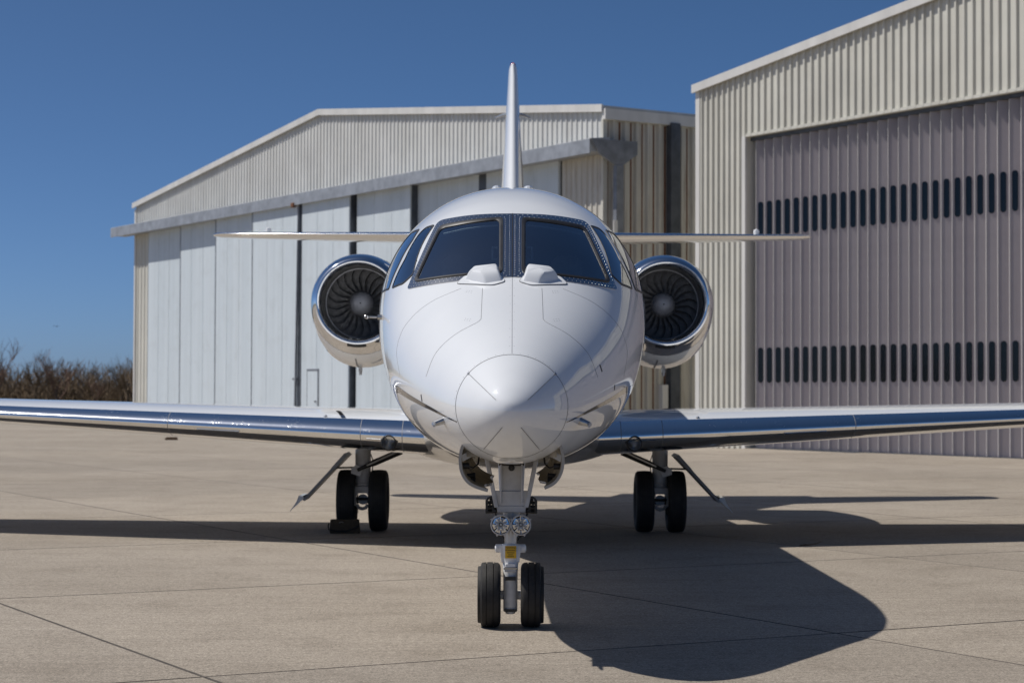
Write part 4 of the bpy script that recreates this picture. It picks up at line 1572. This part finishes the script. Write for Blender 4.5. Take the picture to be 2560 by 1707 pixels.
# -- nose gear doors: curved shells hanging open on both sides
for s_ in (-1, 1):
    cv = [(.255, 1.180), (.275, 1.13), (.282, 1.08), (.278, 1.03), (.262, .985), (.235, .950), (.190, .924), (.120, .903)]
    fx, fz = pchip(range(8), [c[0] for c in cv]), pchip(range(8), [c[1] for c in cv])
    out, inn = [], []
    for i in range(12):
        Y = 10.60 + 1.35 * i / 11
        # trailing and leading edges are cut back in a wavy line
        t_end = (6.2 if s_ > 0 else 6.9) - .9 * (i / 11) ** .6 - .25 * math.sin(3 * math.pi * i / 11)
        ro, ri = [], []
        for j in range(22):
            u = t_end * j / 21
            x, z = fx(u), fz(u)
            x2, z2 = fx(min(u + .05, 7)), fz(min(u + .05, 7))
            if u > 6.9:
                x2, z2, x, z = x, z, fx(u - .05), fz(u - .05)
                x, z = fx(u), fz(u)
                d = Vector((fx(u) - fx(u - .05), fz(u) - fz(u - .05)))
            else:
                d = Vector((x2 - x, z2 - z))
            d.normalize()
            n = Vector((d.y, -d.x))      # towards the centreline
            x -= .10 * (i / 11) * (u / 7) ** 1.3
            ro.append((s_ * x, Y, z))
            ri.append((s_ * (x + n.x * .016), Y, z + n.y * .016))
        out.append(ro)
        inn.append(ri)
    mb = MB()
    mb.grid(out)
    mb.grid(inn, mi=1)
    mb.grid([out[0], inn[0]])
    mb.grid([out[-1], inn[-1]])
    mb.grid([[o_[-1], i_[-1]] for o_, i_ in zip(out, inn)])
    mb.grid([[o_[0], i_[0]] for o_, i_ in zip(out, inn)])
    nd = mb.build('nose_gear_door', ['paint', 'primer'], jet, recalc=True)
    # inner frames, link arm, wiring
    for Y in (11.15, 11.7):
        mb = MB()
        P = []
        for j in range(18):
            u = 4.6 * j / 17
            x, z = fx(u), fz(u)
            d = Vector((fx(u + .05) - x, fz(u + .05) - z)).normalized()
            n = Vector((d.y, -d.x))
            P.append([(s_ * (x + n.x * k), Y + dy, z + n.y * k) for k, dy in ((.014, 0), (.045, 0), (.045, .012), (.014, .012))])
        mb.grid(P, False, True)
        mb.build('door_frame_rib', 'primer', nd, recalc=True, smooth=0)
    mb = MB()
    mb.prism([(s_ * .262, 10.64, 1.065), (s_ * .266, 10.64, 1.10), (s_ * .165, 10.66, 1.155), (s_ * .155, 10.66, 1.12)], (0, .02, 0))
    mb.build('door_link', 'gear_paint', nd, recalc=True, smooth=0)
    mb = MB()
    mb.cyl((s_ * .262, 10.69, 1.04), (s_ * .225, 10.69, 1.04), .017, n=12)
    mb.tube([(s_ * .232, 10.69, 1.04), (s_ * .205, 10.69, 1.03), (s_ * .18, 10.72, 1.05), (s_ * .17, 10.75, 1.12)], .005, 6)
    mb.build('door_sensor', 'gear_dark', nd, recalc=True)
    for yy, zz in ((10.78, .985), (10.84, .965), (10.80, .955)):
        MB().cyl((s_ * .245, yy, zz), (s_ * .195, yy, zz + .006), .011, n=10).build('door_bushing', 'gear_dark', nd)
# roof of the wheel well, with primer-coloured structure
mb = MB()
mb.grid([[(-.24, y, 1.10), (-.235, y, 1.38), (.235, y, 1.38), (.24, y, 1.10)] for y in (10.63, 12.49)])
mb.add([(-.24, 10.63, 1.09), (.24, 10.63, 1.09), (.235, 10.63, 1.38), (-.235, 10.63, 1.38)], [(0, 1, 2, 3)])
mb.add([(-.24, 12.49, 1.0), (.24, 12.49, 1.0), (.235, 12.49, 1.38), (-.235, 12.49, 1.38)], [(0, 1, 2, 3)])
mb.build('wheel_well', 'primer', fus, smooth=0)

# -- main gear
GY = 20.75
for s_ in (-1, 1):
    gx = s_ * 1.545
    mg = MB()
    mg.lathe((gx, GY, .455), (0, 0, 1), [(0, .001), (0, .075), (.02, .088), (.04, .082), (.05, .086), (.06, .080), (.5, .082)], 24)
    mg.prism([(gx - .082, GY - .09, .46), (gx + .082, GY - .09, .46), (gx + .105, GY - .09, .40), (gx + .105, GY - .09, .27), (gx + .062, GY - .09, .265),
              (gx + .066, GY - .09, .36), (gx + .045, GY - .09, .395), (gx - .045, GY - .09, .395), (gx - .066, GY - .09, .36), (gx - .062, GY - .09, .265), (gx - .105, GY - .09, .27), (gx - .105, GY - .09, .40)], (0, .16, 0))
    mg.tube([(gx, GY - .02, .33), (gx, GY + .25, .31)], [.055, .05], 12)
    mg.cyl((gx - .066, GY - .06, .335), (gx + .066, GY - .06, .335), .014, n=10, mi=1)
    mg.tube([(gx - .055, GY - .07, .275), (gx - .035, GY - .08, .245), (gx, GY - .085, .235), (gx + .035, GY - .08, .245), (gx + .055, GY - .07, .275)], .018, 10)
    mg.cyl((gx - .20, GY + .02, .318), (gx + .20, GY + .02, .318), .032, n=14, mi=1)
    mg.box((gx - .10, GY - .02, .18), (gx - .055, GY + .1, .27), 1)
    mg.box((gx + .055, GY - .02, .18), (gx + .10, GY + .1, .27), 1)
    # lug for the side brace
    mg.prism([(gx + s_ * .02, GY - .12, .57), (gx + s_ * .115, GY - .12, .60), (gx + s_ * .115, GY - .12, .655), (gx + s_ * .06, GY - .12, .69), (gx - s_ * .01, GY - .12, .665)], (0, .05, 0))
    mgo = mg.build('main_gear_leg', ['gear_paint', 'gear_dark'], jet, smooth=35, recalc=True)
    mb = MB()
    mb.tube([(gx + s_ * .05, GY - .13, .635), (gx - s_ * .06, GY - .12, .685), (gx - s_ * .12, GY - .11, .71), (gx - s_ * .40, GY - .05, .83)], [.018, .022, .034, .034], 14)
    mb.tube([(gx - s_ * .05, GY - .17, .685), (gx - s_ * .38, GY - .09, .835)], .011, 8, mi=1)
    mb.build('side_brace', ['gear_dark', 'steel'], mgo, recalc=True)
    for dx in (-.165, .165):
        tyre((gx + dx, GY + .02, .3175), .318, .19, 'tyre', mgo, grooves=(-.5, -.25, 0, .25, .5))
    mb = MB()
    mb.tube([(gx - s_ * .085, GY - .08, .80), (gx - s_ * .115, GY - .1, .72), (gx - s_ * .10, GY - .09, .62), (gx - s_ * .085, GY - .08, .60)], .006, 6)
    mb.tube([(gx + s_ * .10, GY - .1, .42), (gx + s_ * .15, GY - .12, .38), (gx + s_ * .16, GY - .1, .33), (gx + s_ * .13, GY - .05, .30)], .006, 6)
    mb.build('brake_hose', 'gear_dark', mgo)
    # gear door hanging from the wing outboard of the leg, seen nearly edge on
    a = Vector((s_ * 1.70, 0, .80))
    b = Vector((s_ * 2.135, 0, .33))
    nn_ = Vector((-(b - a).z, 0, (b - a).x)).normalized()
    rows_ = []
    for k, th in ((0, .020), (.3, .017), (.34, .013), (.7, .013), (1.0, .012)):
        p = a.lerp(b, k)
        yy0, yy1 = 20.42 + .04 * k, 21.05 - .10 * k
        rows_.append([p - nn_ * th + Vector((0, yy0, 0)), p + nn_ * th + Vector((0, yy0, 0)), p + nn_ * th + Vector((0, yy1, 0)), p - nn_ * th + Vector((0, yy1, 0))])
    mb = MB()
    mb.grid(rows_, False, True)
    mb.add(rows_[0], [(0, 1, 2, 3)])
    mb.add(rows_[-1], [(0, 1, 2, 3)])
    gd = mb.build('main_gear_door', 'grey_post', mgo, smooth=0, recalc=True)
    # flared lower flap of the door
    mb = MB()
    fl_ = [(2.125, .345, .010, 20.46, 20.95), (2.16, .325, .010, 20.47, 20.93), (2.20, .285, .006, 20.52, 20.85), (2.245, .25, .004, 20.58, 20.75), (2.29, .205, .003, 20.64, 20.68)]
    up_ = [(2.14, .375), (2.185, .375), (2.21, .315), (2.25, .262), (2.292, .210)]
    mb.grid([[(s_ * x, y0_, z), (s_ * x2, y0_, z2), (s_ * x2, y1_, z2), (s_ * x, y1_, z)] for (x, z, t_, y0_, y1_), (x2, z2) in zip(fl_, up_)], False, True)
    mb.build('door_lower_flap', 'paint', mgo, recalc=True)
    mb = MB()
    mb.tube([(gx + s_ * .08, GY - .05, .66), (s_ * 1.845, GY - .05, .655)], .010, 8)
    mb.build('door_rod', 'gear_dark', mgo)

# ================================================================== LOOSE THINGS
ch = thing('wheel_chock', (-1.70, 20.38, 0), 'dark brown wheel chock bag in front of the left main wheels', 'chock')
mb = MB()
P = []
for z, k in ((.004, .96), (.03, 1.0), (.10, .99), (.148, .96), (.153, .90)):
    P.append([(x * k + (.004 * math.sin(9 * x + 30 * z)), y * k, z) for x, y in rounded([(-.165, -.055), (.165, -.055), (.165, .055), (-.165, .055)], .02, 4, 6)])
mb.grid(P, False, True)
mb.add(P[-1], [tuple(range(len(P[-1])))])
ch.scale = (.93, .93, .93)
body = mb.build('chock_body', 'chock', ch, recalc=True)
mb = MB()
mb.tube([(-.172, -.03, .115), (-.178, -.05, .09), (-.175, -.06, .05), (-.10, -.062, .028), (.02, -.064, .03), (.12, -.066, .06), (.155, -.064, .09)], .008, 8)
mb.build('chock_strap', 'black', ch)
mb = MB()
mb.tube([(-.06, -.058, .118), (-.03, -.064, .128), (-.01, -.064, .122)], .005, 6)
mb.build('strap_buckle', 'steel', ch)

pk = MB().box((-.19, -.06, 0), (.19, .06, .06)).box((-.15, -.05, .061), (.18, .05, .085)).build('wooden_plank', 'plank', None, smooth=0, bevel=.006)
pk.location = (-10.5, 61.5, -.02)
pk.rotation_euler = (0, 0, .05)
tag(pk, 'short brown wooden plank lying on the open concrete beyond the left wing', 'plank')
# dry twig lying in the shade by the right main gear
tw = MB()
tw.tube([(-.10, 0, .006), (-.02, .01, .010), (.05, .0, .02), (.12, .02, .045)], [.006, .006, .005, .002], 6)
tw.tube([(-.02, .01, .010), (-.06, .04, .02)], [.004, .002], 6)
two = tw.build('dry_twig', 'plank')
two.location = (2.83, 18.9, 0)
tag(two, 'dry twig lying in the jet shadow by the right main wheels', 'twig')
bd = MB()
bd.lathe((0, 0, 0), (0, 1, 0), [(-.16, .001), (-.1, .035), (0, .05), (.1, .03), (.2, .005)], 10)
for s_ in (-1, 1):
    bd.grid([[(s_ * .03, -.08, .01), (s_ * .03, .07, .01)], [(s_ * .18, -.07, .07), (s_ * .18, .06, .065)], [(s_ * .36, .02, .02), (s_ * .36, .06, .02)]])
    bd.grid([[(s_ * .03, -.08, .0), (s_ * .03, .07, .0)], [(s_ * .18, -.07, .06), (s_ * .18, .06, .055)], [(s_ * .36, .02, .01), (s_ * .36, .06, .01)]])
bdo = bd.build('bird', 'bird')
bdo.location = (-41.2, 180, 7.4)
tag(bdo, 'tiny dark bird flying over the bare thicket', 'bird')


# ================================================================== BARE TREES
def grow(mb, p, d, length, r, depth, rng, mi=0):
    n = 3
    pts = [p]
    q = p.copy()
    dd = d.copy()
    for i in range(n):
        dd = (dd + Vector((rng.uniform(-.18, .18), rng.uniform(-.18, .18), rng.uniform(-.05, .16)))).normalized()
        q = q + dd * length / n
        pts.append(q.copy())
    mb.tube(pts, [r * (1 - .45 * i / n) for i in range(n + 1)], 5 if depth > 2 else 3, mi)
    if depth == 0:
        return
    for k in range(rng.randint(3, 4)):
        t = rng.uniform(.35, 1.0)
        i = min(int(t * n), n - 1)
        b = pts[i].lerp(pts[i + 1], t * n - i)
        a = rng.uniform(0, 2 * math.pi)
        nd = (dd + Vector((math.cos(a), math.sin(a), .35)) * rng.uniform(.45, .85)).normalized()
        grow(mb, b, nd, length * rng.uniform(.55, .78), r * .55, depth - 1, rng, mi)


def bare_tree(kind, seed, H):
    rng = random.Random(seed)
    trunk = MB()
    trunk.tube([(0, 0, -.1), (.03, 0, H * .12), (.0, .04, H * .25), (.06, .02, H * .36)], [.10, .085, .07, .055], 8)
    crown = MB()
    for k in range(7):
        a = rng.uniform(0, 2 * math.pi)
        z = H * rng.uniform(.08, .36)
        d = Vector((math.cos(a) * .55, math.sin(a) * .55, 1)).normalized()
        grow(crown, Vector((0, 0, z)), d, H * rng.uniform(.26, .36), .05, 3, rng)
    return trunk.mesh('trunk', 'bark', 40), crown.mesh('crown', 'twig' if kind == 0 else 'twig2', 0)


kinds = [bare_tree(k % 2, 20 + k, 5.0) for k in range(6)]
spots = [(-42.8, 166, 1.36, 0, 'tallest bare brown tree at the left edge of the photo'),
         (-40.2, 168, 1.18, 1, 'bare brown tree, second from the left in the thicket'),
         (-37.9, 166, 1.28, 2, 'bare brown tree with a dense upright top, third from the left'),
         (-36.0, 170, 1.02, 3, 'low bare tree left of the gap in the thicket'),
         (-34.6, 165, .72, 4, 'lowest bare tree in the gap of the thicket'),
         (-32.9, 168, .98, 5, 'bare olive brown tree just right of the thicket gap'),
         (-31.6, 164, 1.08, 1, 'bare tree next but one to the white door hangar'),
         (-29.9, 166, 1.24, 3, 'bare tree closest to the left corner of the white door hangar')]
for x, y, sc_, k, lab in spots:
    t = thing('bare_tree', (x, y, -.06), lab, 'tree', random.uniform(0, 6), 'bare trees beyond the apron')
    t.scale = (sc_ * .95, sc_ * .95, sc_ * .88)
    link('trunk', kinds[k][0], t)
    link('crown', kinds[k][1], t)
# thicket: one mass of twigs behind and between
rng = random.Random(3)
mb = MB()
for k in range(2600):
    x = rng.uniform(-58, -20)
    y = rng.uniform(167, 190)
    h_ = rng.uniform(1.6, 3.6) * (1 + .22 * math.sin(x * .9) + .1 * math.sin(x * 2.3))
    lean = rng.uniform(-.5, .5)
    b = Vector((x, y, -.06))
    m = b + Vector((lean * .5, rng.uniform(-.3, .3), h_ * .55))
    e = b + Vector((lean * 1.2, rng.uniform(-.6, .6), h_))
    mb.tube([b, m, e], [.05, .035, .012], 3)
    for j in range(5):
        q = m.lerp(e, rng.uniform(-.6, .9))
        mb.tube([q, q + Vector((rng.uniform(-.7, .7), rng.uniform(-.5, .5), rng.uniform(.25, .9)))], [.03, .008], 3)
th = mb.build('thicket', 'twig2', smooth=0)
th['kind'] = 'stuff'
th['label'] = 'brown leafless thicket beyond the apron'
th['category'] = 'thicket'
